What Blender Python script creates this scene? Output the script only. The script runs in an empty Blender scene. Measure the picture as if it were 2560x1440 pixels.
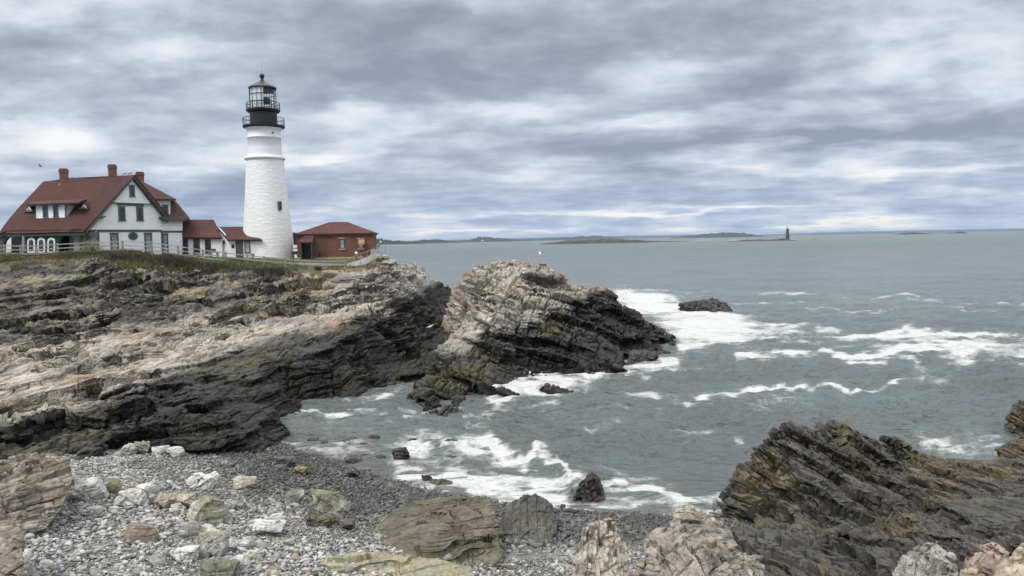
import bpy, bmesh, math, random
import numpy as np
from mathutils import Vector, Matrix, geometry
random.seed(7); np.random.seed(7)
scene = bpy.context.scene
COL = scene.collection
# ------------------------------------------------------------------ camera
CAM = np.array([0.0, 0.0, 11.0]); FPX = 1950.0; SLOPE = 0.0185
ROLL = math.atan(SLOPE); PITCH = math.atan(119.5*math.cos(ROLL)/FPX)
_f = np.array([0, math.cos(PITCH), -math.sin(PITCH)])
_r0 = np.array([1.0, 0, 0]); _u0 = np.array([0, math.sin(PITCH), math.cos(PITCH)])
_r = math.cos(ROLL)*_r0 - math.sin(ROLL)*_u0
_u = math.sin(ROLL)*_r0 + math.cos(ROLL)*_u0
cam_data = bpy.data.cameras.new("camera"); cam = bpy.data.objects.new("camera", cam_data); COL.objects.link(cam)
cam_data.sensor_width = 36.0; cam_data.lens = 36.0*FPX/2560.0; cam_data.clip_start = 0.5; cam_data.clip_end = 90000.0
M = Matrix.Identity(4)
for i in range(3):
    M[i][0] = _r[i]; M[i][1] = _u[i]; M[i][2] = -_f[i]; M[i][3] = CAM[i]
cam.matrix_world = M; scene.camera = cam

# ------------------------------------------------------------------ world: overcast sky
SUN_EL, SUN_AZ = math.radians(52), math.radians(-132)     # azimuth clockwise from +Y
world = bpy.data.worlds.new("World"); scene.world = world; world.use_nodes = True
def build_world():
    nt = world.node_tree; nt.nodes.clear(); N = nt.nodes; L = nt.links
    def mth(op, a, b=None, c=None, clamp=False):
        n = N.new('ShaderNodeMath'); n.operation = op; n.use_clamp = clamp
        for i, v in enumerate((a, b, c)):
            if v is None: continue
            if isinstance(v, (int, float)): n.inputs[i].default_value = v
            else: L.new(v, n.inputs[i])
        return n.outputs[0]
    out = N.new('ShaderNodeOutputWorld'); bg = N.new('ShaderNodeBackground'); bg.inputs[1].default_value = 0.1
    L.new(bg.outputs[0], out.inputs[0])
    sky = N.new('ShaderNodeTexSky'); sky.sky_type = 'NISHITA'; sky.sun_disc = False
    sky.sun_elevation = SUN_EL; sky.sun_rotation = SUN_AZ; sky.air_density = 1.0; sky.dust_density = 1.5
    tc = N.new('ShaderNodeTexCoord'); sep = N.new('ShaderNodeSeparateXYZ'); L.new(tc.outputs['Generated'], sep.inputs[0])
    dx, dy, dz = sep.outputs
    zc = mth('ADD', mth('MAXIMUM', dz, 0.0), 0.11)
    # a flat cloud deck seen in perspective
    com = N.new('ShaderNodeCombineXYZ'); L.new(mth('DIVIDE', dx, zc), com.inputs[0]); L.new(mth('DIVIDE', dy, zc), com.inputs[1])
    wq = N.new('ShaderNodeTexNoise'); wq.inputs['Scale'].default_value = 1.6; wq.inputs['Detail'].default_value = 5; L.new(com.outputs[0], wq.inputs['Vector'])
    wm = N.new('ShaderNodeVectorMath'); wm.operation = 'MULTIPLY_ADD'; L.new(wq.outputs['Color'], wm.inputs[0]); wm.inputs[1].default_value = (.26, .26, 0); L.new(com.outputs[0], wm.inputs[2])
    def noise(scale, detail, rough, dist, off, sx=1.0, sy=1.0, rot=0.0):
        mp = N.new('ShaderNodeMapping'); L.new(wm.outputs[0], mp.inputs[0]); mp.inputs[1].default_value = off
        mp.inputs[3].default_value = (sx, sy, 1); mp.inputs[2].default_value = (0, 0, rot)
        n = N.new('ShaderNodeTexNoise'); n.inputs['Scale'].default_value = scale; n.inputs['Detail'].default_value = detail
        n.inputs['Roughness'].default_value = rough; n.inputs['Distortion'].default_value = dist; L.new(mp.outputs[0], n.inputs['Vector'])
        return n.outputs['Fac']
    n1 = noise(1.05, 9, 0.55, 0.0, (3.1, 1.7, 0))
    n2 = noise(2.8, 7, 0.52, 0.0, (9.3, 4.4, 2), 0.9, 1.1, 0.35)
    v = mth('ADD', mth('MULTIPLY', n1, 0.70), mth('ADD', mth('MULTIPLY', n2, 0.34), -0.02))
    # big clouds of this particular sky, as soft bumps in azimuth and elevation (tangents)
    lumpc = N.new('ShaderNodeCombineXYZ'); yl = mth('MAXIMUM', dy, 0.15); L.new(mth('DIVIDE', dx, yl), lumpc.inputs[0]); L.new(mth('MULTIPLY', mth('DIVIDE', dz, yl), 2.1), lumpc.inputs[1])
    ln = N.new('ShaderNodeTexNoise'); ln.inputs['Scale'].default_value = 7.5; ln.inputs['Detail'].default_value = 7; ln.inputs['Roughness'].default_value = .58; ln.inputs['Distortion'].default_value = .15; L.new(lumpc.outputs[0], ln.inputs['Vector'])
    v = mth('ADD', v, mth('MULTIPLY', mth('SUBTRACT', ln.outputs['Fac'], 0.5), 0.58))
    yc = mth('MAXIMUM', dy, 0.05); A = mth('DIVIDE', dx, yc); E = mth('DIVIDE', dz, yc)
    wn = noise(0.9, 4, 0.55, 0.0, (21, 8, 0)); wn2 = noise(0.9, 4, 0.55, 0.0, (2, 38, 0))
    A = mth('ADD', A, mth('MULTIPLY', mth('SUBTRACT', wn, 0.5), 0.34)); E = mth('ADD', E, mth('MULTIPLY', mth('MULTIPLY', mth('SUBTRACT', wn2, 0.5), 0.30), mth('ADD', mth('MULTIPLY', E, 2.2), 0.12)))
    front = mth('GREATER_THAN', dy, 0.05)
    tot = None
    for (px, py, sx, sy, amp) in SKYBUMPS:
        a0 = (px-1280)/FPX; e0 = (600-(px-1280)*SLOPE-py)/FPX
        qa = mth('MULTIPLY', mth('SUBTRACT', A, a0), FPX/sx); qe = mth('MULTIPLY', mth('SUBTRACT', E, e0), FPX/sy)
        g = mth('EXPONENT', mth('MULTIPLY', mth('ADD', mth('MULTIPLY', qa, qa), mth('MULTIPLY', qe, qe)), -1.0))
        g = mth('MULTIPLY', g, amp*1.35)
        tot = g if tot is None else mth('ADD', tot, g)
    v = mth('ADD', v, mth('MULTIPLY', tot, front))
    ramp = N.new('ShaderNodeValToRGB'); L.new(v, ramp.inputs[0]); cr = ramp.color_ramp
    stops = [(0.28, (0.235, 0.265, 0.325)), (0.425, (0.33, 0.368, 0.435)), (0.52, (0.45, 0.492, 0.56)), (0.615, (0.60, 0.63, 0.685)), (0.77, (0.78, 0.79, 0.81))]
    cr.elements[0].position = stops[0][0]; cr.elements[0].color = (*stops[0][1], 1)
    cr.elements[1].position = stops[-1][0]; cr.elements[1].color = (*stops[-1][1], 1)
    for p, c in stops[1:-1]:
        e = cr.elements.new(p); e.color = (*c, 1)
    # low band: bluer and paler through more air
    low = mth('EXPONENT', mth('MULTIPLY', mth('MAXIMUM', dz, 0.0), -11.0))
    ramp2 = N.new('ShaderNodeValToRGB'); L.new(v, ramp2.inputs[0]); c2 = ramp2.color_ramp
    st2 = [(0.30, (0.25, 0.33, 0.47)), (0.47, (0.37, 0.47, 0.63)), (0.58, (0.52, 0.60, 0.71)), (0.74, (0.83, 0.81, 0.78))]
    c2.elements[0].position = st2[0][0]; c2.elements[0].color = (*st2[0][1], 1)
    c2.elements[1].position = st2[-1][0]; c2.elements[1].color = (*st2[-1][1], 1)
    for p, c in st2[1:-1]:
        e = c2.elements.new(p); e.color = (*c, 1)
    mix = N.new('ShaderNodeMix'); mix.data_type = 'RGBA'; L.new(low, mix.inputs['Factor']); L.new(ramp.outputs[0], mix.inputs['A']); L.new(ramp2.outputs[0], mix.inputs['B'])
    # an overcast sky is brightest overhead
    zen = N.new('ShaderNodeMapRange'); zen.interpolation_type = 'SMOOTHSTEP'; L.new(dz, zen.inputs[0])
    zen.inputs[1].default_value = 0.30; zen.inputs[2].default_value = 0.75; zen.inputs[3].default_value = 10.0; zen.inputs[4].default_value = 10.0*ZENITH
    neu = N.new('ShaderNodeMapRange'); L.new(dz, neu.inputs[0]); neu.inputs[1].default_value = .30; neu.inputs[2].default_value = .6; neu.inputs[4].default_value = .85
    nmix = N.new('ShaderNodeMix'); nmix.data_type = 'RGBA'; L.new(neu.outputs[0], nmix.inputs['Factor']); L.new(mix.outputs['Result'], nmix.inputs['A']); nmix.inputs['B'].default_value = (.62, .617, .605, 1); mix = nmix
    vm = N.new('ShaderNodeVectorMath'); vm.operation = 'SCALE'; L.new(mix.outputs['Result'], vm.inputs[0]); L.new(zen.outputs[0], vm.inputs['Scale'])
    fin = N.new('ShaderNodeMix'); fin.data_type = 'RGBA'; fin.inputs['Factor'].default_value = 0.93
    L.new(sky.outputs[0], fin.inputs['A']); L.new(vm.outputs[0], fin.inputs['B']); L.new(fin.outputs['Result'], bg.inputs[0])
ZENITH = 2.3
SKYBUMPS = [(1120,110,420,100,-.17),(870,215,260,45,-.12),(130,160,190,55,-.11),(1950,255,330,40,-.15),(1760,70,420,60,-.07),(2150,40,150,80,-.06),
            (560,300,160,26,-.06),(1950,345,560,22,-.15),(2300,330,300,30,-.08),(500,495,420,45,-.10),(1700,470,700,40,-.05),(2400,300,160,40,-.05),
            (150,60,200,40,.08),(440,150,120,45,.12),(120,345,260,45,.16),(450,390,220,22,.10),(830,265,110,42,.17),(1230,290,200,30,.13),(870,395,120,18,.14),
            (2330,90,260,80,.13),(1780,175,130,22,.10),(1600,300,330,14,.09),(2350,425,360,22,.16),(1620,530,420,8,.20),(2050,560,240,6,.20),(1250,575,260,7,.16),(1750,415,300,12,.07)]
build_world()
sun_d = bpy.data.lights.new("sun", 'SUN'); sun_d.energy = 1.65; sun_d.angle = math.radians(22); sun_d.color = (1.0, 0.965, 0.91)
sun = bpy.data.objects.new("sun", sun_d); COL.objects.link(sun)
sd = Vector((math.sin(SUN_AZ)*math.cos(SUN_EL), math.cos(SUN_AZ)*math.cos(SUN_EL), math.sin(SUN_EL)))
sun.rotation_euler = sd.to_track_quat('Z', 'Y').to_euler(); sun.location = (0, 0, 60)
vs = scene.view_settings; vs.view_transform = 'Standard'; vs.look = 'None'; vs.gamma = 1.0; vs.use_curve_mapping = False; vs.exposure = 0.3
scene.cycles.max_bounces = 6; scene.cycles.diffuse_bounces = 3; scene.cycles.glossy_bounces = 3; scene.cycles.transmission_bounces = 4
scene.cycles.volume_bounces = 0; scene.cycles.use_denoising = True

# ------------------------------------------------------------------ measuring helpers: photo pixel -> ray -> world
def hor(px): return 600.0 - (px-1280)*SLOPE
def ray(px, py): return FPX*_f + (px-1280)*_r + (720-py)*_u
def P(px, py, d):
    v = ray(px, py); return CAM + v*(d/v[1])
def Z(px, py, z):
    v = ray(px, py); return CAM + v*((z-CAM[2])/v[2])
def Pz(px, d, z):
    v = ray(px, 700); t = d/v[1]; return np.array([v[0]*t, d, z])

# ------------------------------------------------------------------ noise in numpy
def _h(x):
    x = x.astype(np.uint32); x = (x ^ (x >> np.uint32(16)))*np.uint32(0x7feb352d); x = (x ^ (x >> np.uint32(15)))*np.uint32(0x846ca68b)
    return x ^ (x >> np.uint32(16))
def hash3(i, j, k, seed=0):
    with np.errstate(over='ignore'):
        a = np.asarray(i).astype(np.int64).astype(np.uint32)*np.uint32(73856093); b = np.asarray(j).astype(np.int64).astype(np.uint32)*np.uint32(19349663)
        c = np.asarray(k).astype(np.int64).astype(np.uint32)*np.uint32(83492791)
        return _h(a ^ b ^ c ^ np.uint32((seed*2654435761) & 0xffffffff)).astype(np.float64)/4294967295.0
def vnoise(p, seed=0):
    f = np.floor(p); t = p-f; t = t*t*t*(t*(t*6-15)+10); i, j, k = f[:, 0], f[:, 1], f[:, 2]; r = 0
    for a in (0, 1):
        wa = t[:, 0] if a else 1-t[:, 0]
        for b in (0, 1):
            wb = wa*(t[:, 1] if b else 1-t[:, 1])
            for c in (0, 1):
                r = r + wb*(t[:, 2] if c else 1-t[:, 2])*hash3(i+a, j+b, k+c, seed)
    return r*2-1
ROTN = np.array([[0.8, 0.6, 0], [-0.48, 0.64, 0.6], [0.36, -0.48, 0.8]])
def mix3(a, b, t): return a+(b-a)*t
def fbm(p, octv=4, seed=0, gain=0.5):
    r = 0; a = 1.0; q = np.asarray(p, float); s = 0
    for o in range(octv):
        r = r + a*vnoise(q, seed+o*17); s += a; q = q @ ROTN.T*2.03 + 11.7; a *= gain
    return r/s*1.6
def sstep(a, b, x):
    t = np.clip((x-a)/(b-a), 0, 1); return t*t*(3-2*t)
def lerp(a, b, t): return a+(b-a)*t

# ------------------------------------------------------------------ mesh helpers
def refine(V, F, target, maxit=14, cap=900000):
    V = np.asarray(V, float); F = np.asarray(F, np.int64)
    for it in range(maxit):
        E = np.sort(np.concatenate([F[:, [0, 1]], F[:, [1, 2]], F[:, [2, 0]]]), axis=1)
        key = E[:, 0]*(len(V)+1)+E[:, 1]; uq, inv = np.unique(key, return_inverse=True)
        a = uq//(len(V)+1); b = uq % (len(V)+1)
        mid = (V[a]+V[b])*.5; ln = np.linalg.norm(V[a, :3]-V[b, :3], axis=1)
        mark = ln > target(mid[:, :3])
        # split only edges that are long within their own triangle, so triangles stay well shaped
        nf = len(F); L3 = ln[inv].reshape(3, nf); mx = L3.max(0)
        need = np.zeros(len(uq), bool)
        for q in range(3):
            ok = L3[q] > mx*0.62
            need[inv[q*nf:(q+1)*nf][ok]] = True
        mark &= need
        if not mark.any() or len(F) > cap: break
        vid = np.full(len(uq), -1, np.int64); vid[mark] = len(V)+np.arange(mark.sum()); V = np.concatenate([V, mid[mark]])
        m = vid[inv].reshape(3, nf).T
        c = (m >= 0); n = c.sum(1); out = [F[n == 0]]
        for q in range(3):
            s = (n == 1) & c[:, q]; f = F[s]; w = m[s, q]
            A, B, C = f[:, q], f[:, (q+1) % 3], f[:, (q+2) % 3]
            out += [np.stack([A, w, C], 1), np.stack([w, B, C], 1)]
            s = (n == 2) & ~c[:, q]; f = F[s]; A, B, C = f[:, q], f[:, (q+1) % 3], f[:, (q+2) % 3]
            w1 = m[s, (q+1) % 3]; w2 = m[s, (q+2) % 3]
            out += [np.stack([C, w2, w1], 1), np.stack([A, B, w1], 1), np.stack([A, w1, w2], 1)]
        s = n == 3; f = F[s]; mm = m[s]
        out += [np.stack([f[:, 0], mm[:, 0], mm[:, 2]], 1), np.stack([mm[:, 0], f[:, 1], mm[:, 1]], 1), np.stack([mm[:, 2], mm[:, 1], f[:, 2]], 1), mm]
        F = np.concatenate(out)
    return V, F
def normals(V, F):
    n = np.cross(V[F[:, 1]]-V[F[:, 0]], V[F[:, 2]]-V[F[:, 0]]); R = np.zeros_like(V)
    for c in range(3):
        R[:, c] = sum(np.bincount(F[:, q], n[:, c], len(V)) for q in range(3))
    return R/np.maximum(np.linalg.norm(R, axis=1, keepdims=True), 1e-9)
def smooth(V, F, X, it=1, lam=0.6, lock=None):
    X = np.array(X, float); a = np.concatenate([F[:, 0], F[:, 1], F[:, 2]]); b = np.concatenate([F[:, 1], F[:, 2], F[:, 0]])
    deg = np.bincount(a, minlength=len(V))+np.bincount(b, minlength=len(V)); deg = np.maximum(deg, 1)
    for _ in range(it):
        S = np.stack([np.bincount(a, X[b, c], len(V))+np.bincount(b, X[a, c], len(V)) for c in range(X.shape[1])], 1)/deg[:, None]
        Y = X+(S-X)*lam
        if lock is not None: Y[lock] = X[lock]
        X = Y
    return X
def mesh_obj(name, V, F, mat, cols=None, attrs=None, flat=True, parent=None):
    me = bpy.data.meshes.new(name); V = np.asarray(V, np.float32); F = np.asarray(F, np.int32)
    me.vertices.add(len(V)); me.vertices.foreach_set("co", V.ravel()); me.loops.add(F.size); me.loops.foreach_set("vertex_index", F.ravel())
    k = F.shape[1]; me.polygons.add(len(F)); me.polygons.foreach_set("loop_start", np.arange(0, F.size, k, dtype=np.int32))
    me.update(calc_edges=True); me.polygons.foreach_set("use_smooth", np.full(len(F), not flat))
    if cols is not None:
        at = me.color_attributes.new("Col", 'FLOAT_COLOR', 'POINT'); c = np.ones((len(V), 4), np.float32); c[:, :cols.shape[1]] = cols; at.data.foreach_set("color", c.ravel())
    for n, a in (attrs or {}).items():
        at = me.attributes.new(n, 'FLOAT', 'POINT'); at.data.foreach_set("value", np.asarray(a, np.float32))
    me.materials.append(mat); o = bpy.data.objects.new(name, me); COL.objects.link(o)
    if parent is not None: o.parent = parent
    return o
def tag(o, label=None, cat=None, group=None, kind=None):
    if label: o['label'] = label
    if cat: o['category'] = cat
    if group: o['group'] = group
    if kind: o['kind'] = kind
    return o
def empty(name, loc, label, cat, group=None):
    o = bpy.data.objects.new(name, None); o.location = Vector(loc); o.empty_display_size = .3; COL.objects.link(o); return tag(o, label, cat, group)

# ------------------------------------------------------------------ materials
def newmat(name):
    m = bpy.data.materials.new(name); m.use_nodes = True; nt = m.node_tree; return m, nt, nt.nodes.get('Principled BSDF')
def nz(nt, scale, detail=4, rough=.5, coord='Object', stretch=(1, 1, 1), rot=(0, 0, 0), dist=0):
    tc = nt.nodes.new('ShaderNodeTexCoord'); mp = nt.nodes.new('ShaderNodeMapping'); mp.inputs[3].default_value = stretch; mp.inputs[2].default_value = rot
    nt.links.new(tc.outputs[coord], mp.inputs[0]); n = nt.nodes.new('ShaderNodeTexNoise'); n.inputs['Scale'].default_value = scale; n.inputs['Detail'].default_value = detail
    n.inputs['Roughness'].default_value = rough; n.inputs['Distortion'].default_value = dist; nt.links.new(mp.outputs[0], n.inputs['Vector']); return n.outputs['Fac']
def ramp(nt, fac, stops):
    r = nt.nodes.new('ShaderNodeValToRGB'); nt.links.new(fac, r.inputs[0]); e = r.color_ramp.elements
    def c4(c): return (c, c, c, 1) if isinstance(c, (int, float)) else (*c, 1)
    e[0].position, e[0].color = stops[0][0], c4(stops[0][1]); e[1].position, e[1].color = stops[-1][0], c4(stops[-1][1])
    for p, c in stops[1:-1]:
        x = e.new(p); x.color = c4(c)
    return r.outputs[0]
def mul(nt, a, b, fac=1.0, mode='MULTIPLY'):
    m = nt.nodes.new('ShaderNodeMix'); m.data_type = 'RGBA'; m.blend_type = mode
    if isinstance(fac, (int, float)): m.inputs['Factor'].default_value = fac
    else: nt.links.new(fac, m.inputs['Factor'])
    for k, v in (('A', a), ('B', b)):
        if isinstance(v, tuple): m.inputs[k].default_value = (*v, 1)
        else: nt.links.new(v, m.inputs[k])
    return m.outputs['Result']
def bump(nt, b, h, dist, strength=1.0, prev=None):
    n = nt.nodes.new('ShaderNodeBump'); n.inputs['Distance'].default_value = dist; n.inputs['Strength'].default_value = strength; nt.links.new(h, n.inputs['Height'])
    if prev is not None: nt.links.new(prev, n.inputs['Normal'])
    nt.links.new(n.outputs[0], b.inputs['Normal']); return n.outputs[0]
def plain(name, col, rough=.6, var=.12, scale=6, metal=0.0, bmp=0.0):
    m, nt, b = newmat(name); n = nz(nt, scale, 5, .6); c = mul(nt, col, ramp(nt, n, [(.25, 1-var*2), (.75, 1+var)]))
    nt.links.new(c, b.inputs['Base Color']); b.inputs['Roughness'].default_value = rough; b.inputs['Metallic'].default_value = metal
    if bmp: bump(nt, b, n, bmp)
    return m
def rock_material(name="rock", b1=.10, b2=.025):
    m, nt, b = newmat(name); a = nt.nodes.new('ShaderNodeAttribute'); a.attribute_name = 'Col'
    c = a.outputs['Color']; n1 = nz(nt, 9, 6, .65); n2 = nz(nt, 1.4, 4, .6, stretch=(5, .7, 5), rot=(0, .3, .2)); n3 = nz(nt, 38, 3, .6)
    c = mul(nt, c, ramp(nt, n1, [(.28, .62), (.5, 1.0), (.72, 1.25)])); c = mul(nt, c, ramp(nt, n2, [(.3, .86), (.55, 1.02), (.7, 1.1)]))
    c = mul(nt, c, ramp(nt, n3, [(.3, .78), (.7, 1.15)]))
    nt.links.new(c, b.inputs['Base Color']); nt.links.new(a.outputs['Alpha'], b.inputs['Roughness'])
    p = bump(nt, b, n1, b1, .8); bump(nt, b, n3, b2, .8, p); b.inputs['Specular IOR Level'].default_value = .35
    return m
ROCK = rock_material(); ROCKN = rock_material("near_rock", .03, .012)
# ------------------------------------------------------------------ rock engine
def frame(strike, tilt):
    """strike: horizontal direction of the beds; tilt: degrees the bedding normal leans to the right of the strike"""
    s = np.array([strike[0], strike[1], 0.0]); s /= np.linalg.norm(s); side = np.array([s[1], -s[0], 0.0]); t = math.radians(tilt)
    w = math.cos(t)*np.array([0, 0, 1.0])+math.sin(t)*side; return s, np.cross(w, s), w
def rockify(V, F, fr, seed=0, big=1.0, blocks=((3.4, 1.7, 1.0, .38), (1.3, .7, .38, .16), (.5, .28, .14, .06)), terr=((1.15, .85), (.40, .7), (.15, .2)), rough=1.0, keep=None, lod=True, target=None, spire=None, cap=1700000, N=None):
    """ledges along the bedding, joint blocks, grooves and weathering, all as real displacement; returns V, F and a tone per vertex"""
    eu, ev, ew = fr; N = smooth(V, F, normals(V, F), 6) if N is None else N
    N /= np.maximum(np.linalg.norm(N, axis=1, keepdims=True), 1e-9); K = np.ones(len(V)) if keep is None else keep
    V = V + N*((fbm(V/5.5, 3, seed)*.42*big+fbm(V/1.9, 2, seed+5)*.10*big)*K)[:, None]
    K = K*(.40+.85*sstep(-.45, .35, fbm(V/6.0, 3, seed+6)))      # smooth slabs here, broken ground there
    P0 = V.copy(); w = P0@ew+fbm(P0/4.5, 3, seed+3)*.35; flat = np.clip(N@ew, 0, 1)
    sl = np.sqrt(np.clip(1-flat**2, 1e-4, 1)); hd = N-ew*(N@ew)[:, None]; hd /= np.maximum(np.linalg.norm(hd, axis=1, keepdims=True), 1e-6)
    for ti, (t, st) in enumerate(terr):
        # flat treads, near vertical risers under a lip that overhangs a little
        q = (w+fbm(P0/(t*3.5), 2, seed+20+ti)*t*.38)/t; k = np.floor(q); f = q-k; r = np.clip(.20*sl, .02, .45)
        on = sstep(.28, .55, fbm(P0/(t*5), 2, seed+95+ti)*.5+.5)*K
        dz = (sstep(0, 1, (f-(1-r))/r)-f+.35)*t*st*flat*on
        lip = np.exp(-(f*t/(.22*t*np.maximum(sl, .12)*2))**2)*np.clip(sl*4, 0, 1)
        V = V + ew*dz[:, None] + hd*(lip*t*.22*st*flat*on)[:, None]
    if spire is not None:
        sx, sy, sa = spire; h = np.clip((V[:, 2]-V[:, 2].min())/np.ptp(V[:, 2]), 0, 1); a_ = np.floor(P0@eu/sx+fbm(P0/.6, 2, seed)*.3); b_ = np.floor((P0@np.cross([0, 0, 1.], eu))/sy+hash3(a_, a_*0, a_*0, seed)*5); V[:, 2] -= sa*hash3(a_, b_, a_*0, seed+7)*sstep(.25, .9, h)
    # fresh vertices on the risers, so that they break into blocks instead of stretching
    tg = target if target is not None else (lambda m: np.clip(np.linalg.norm(m-CAM, axis=1)/780*1.25, .03, 9))
    X, F = refine(np.concatenate([V, K[:, None], N], 1), F, tg, cap=cap); V, K, N = X[:, :3], X[:, 3], X[:, 4:7]; P0 = V.copy(); NL = smooth(V, F, normals(V, F), 4); NL /= np.maximum(np.linalg.norm(NL, axis=1, keepdims=True), 1e-9); cf = np.linalg.norm(smooth(V, F, NL, 12), axis=1); K = K*(.25+.75*sstep(.70, .93, cf)); N = NL+N*.15; N /= np.maximum(np.linalg.norm(N, axis=1, keepdims=True), 1e-9)
    tone = np.zeros(len(V))
    for bi, (Lu, Lv, Lw, amp) in enumerate(blocks):
        if bi:
            X, F = refine(np.concatenate([V, K[:, None], P0, tone[:, None], N], 1), F, lambda m: tg(m)*1.4, cap=cap); V, K, P0, tone, N = X[:, :3], X[:, 3], X[:, 4:7], X[:, 7], X[:, 8:11]
        N = N/np.maximum(np.linalg.norm(N, axis=1, keepdims=True), 1e-9); flat = np.clip(N@ew, 0, 1)
        wu = fbm(P0/2.6, 3, seed+1); wv = fbm(P0/2.6, 3, seed+2); ww = fbm(P0/4.5, 3, seed+3); u = P0@eu; v = P0@ev; w = P0@ew+ww*.35; dist = np.linalg.norm(P0-CAM, axis=1)
        g = K*(np.clip(1.5-dist/(780*Lv/2.2), 0.25, 1) if lod else 1)
        q = w/Lw+wu*.15; k = np.floor(q); ko = hash3(k, k*0+bi, k*0, seed+31)
        iuf = (u+wv*Lu*.10)/Lu+ko*9; iu = np.floor(iuf); io = hash3(k, iu, k*0+3, seed+32)
        ivf = (v+wu*Lv*.10)/Lv+io*9; iv = np.floor(ivf); fu = iuf-iu; fv = ivf-iv; fw = q-k
        r = hash3(k, iu, iv, seed+40+bi)*2-1; r1 = hash3(k, iu, iv, seed+50+bi)*2-1; r2 = hash3(k, iu, iv, seed+60+bi)*2-1
        d = amp*(r*.75+r1*(fu-.5)*.5+r2*(fv-.5)*.5)*(.5+.85*(1-flat))
        ed = np.minimum(np.minimum(fu, 1-fu)*Lu, np.minimum(fv, 1-fv)*Lv); ed = np.where(flat < .75, np.minimum(ed, np.minimum(fw, 1-fw)*Lw), ed)
        gw = np.maximum(.03+amp*.10, dist*.0013) if lod else .03+amp*.10; d = d-(amp*.9+(.11 if lod else 0))*np.exp(-(ed/gw)**2)*(hash3(k, iu, iv, seed+70+bi) > .35)
        d = np.clip(d*g, -.55, .55); d = d-np.maximum(np.sum((V-P0)*N, axis=1)+d-.45, 0); V = V + N*d[:, None]; tone = tone+r*[.45, .35, .28, .2][min(bi, 3)]
    X, F = refine(np.concatenate([V, K[:, None], P0, tone[:, None], N], 1), F, lambda m: tg(m)*1.8, cap=cap); V, K, P0, tone, N = X[:, :3], X[:, 3], X[:, 4:7], X[:, 7], X[:, 8:11]
    V = V + N*((fbm(P0/.55, 3, seed+8)*.032+(1-2*np.abs(fbm(P0/.22, 2, seed+9)))*.012)*rough*K)[:, None]
    return V, F, tone
C = lambda *a: np.array(a, float)
def rock_colour(V, tone, wet=3.2, amp=1.0, dry=(.33, .30, .25), grey=(.20, .195, .18), warm=(.36, .265, .19), dark=(.042, .040, .035), olive=(.070, .064, .041), algae=(.018, .0175, .014), low=.9, seed=0, warmth=1.0, oliveness=1.0, trend=None):
    n1 = fbm(V/7.0, 4, seed+101)[:, None]; n2 = fbm(V/2.2, 4, seed+102)[:, None]; n3 = fbm(V/4.0, 4, seed+103)[:, None]; n4 = fbm(V/.7, 3, seed+104)[:, None]
    t = tone[:, None]
    c = lerp(C(*dry), C(*grey), sstep(-.25, .55, n2*.6+t*.55+n4*.35)); c = lerp(c, C(*warm), sstep(.12, .55, n1*.8+n4*.2+t*.15)*.75*warmth)
    c = c*(1+.28*t+.18*n4)
    # a stain line above the tide: dark, wet and weed-grown rock below it
    zz = V[:, 2:3]+(n2*.55+n1*.55+t*.35)*amp+(0 if trend is None else trend[:, None])
    wetm = 1-sstep(wet-.55*amp, wet+.55*amp, zz)
    d = lerp(C(*dark), C(*olive), sstep(-.1, .4, n3+n4*.5)*oliveness); d = d*(1+.35*t+.25*n4)
    d = lerp(d, C(*algae), (1-sstep(low-.4, low+.5, zz))*.85)
    c = lerp(c, d, wetm); r = .9-.42*wetm[:, 0]
    return np.concatenate([np.clip(c, .008, .6), r[:, None]], 1)
def tin(points, inset=None):
    """triangulated surface through measured points (x, y, z)"""
    pts = np.array(points, float); r = geometry.delaunay_2d_cdt([Vector((p[0], p[1])) for p in pts], [], [], 0, 0.01)
    V = np.array([[v.x, v.y, 0] for v in r[0]]); V[:, 2] = [np.mean([pts[k, 2] for k in ids]) if ids else 0 for ids in r[3]]
    return V, np.array([list(f) for f in r[2]])
def lod_target(scale=1.15, lo=.04, hi=9):
    return lambda m: np.clip(np.linalg.norm(m-CAM, axis=1)/780*scale, lo, hi)
def presmooth(V, F, edge, it, noise=0, seed=0):
    V, F = refine(V, F, lambda m: np.full(len(m), edge)); V = smooth(V, F, V, it, .55, boundary(F, len(V))); V, F = refine(V, F, lambda m: np.full(len(m), edge*.4)); V = smooth(V, F, V, 4, .6, boundary(F, len(V))); return V, F
def prep(V, F, target, cap=2600000, it=2):
    """refine, carrying broad normals of the coarse shape along"""
    N = smooth(V, F, normals(V, F), it); X, F = refine(np.concatenate([V, N], 1), F, target, cap=cap); N = X[:, 3:6]; return X[:, :3], F, N/np.maximum(np.linalg.norm(N, axis=1, keepdims=True), 1e-9)
def boundary(F, n):
    E = np.sort(np.concatenate([F[:, [0, 1]], F[:, [1, 2]], F[:, [2, 0]]]), axis=1); k = E[:, 0]*(n+1)+E[:, 1]; uq, cnt = np.unique(k, return_counts=True)
    e = uq[cnt == 1]; m = np.zeros(n, bool); m[e//(n+1)] = True; m[e % (n+1)] = True; return m
def cull_back(V, F, N_eps=.35):
    """target edge is coarser where a surface looks away from the shore path"""
    return V, F
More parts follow.
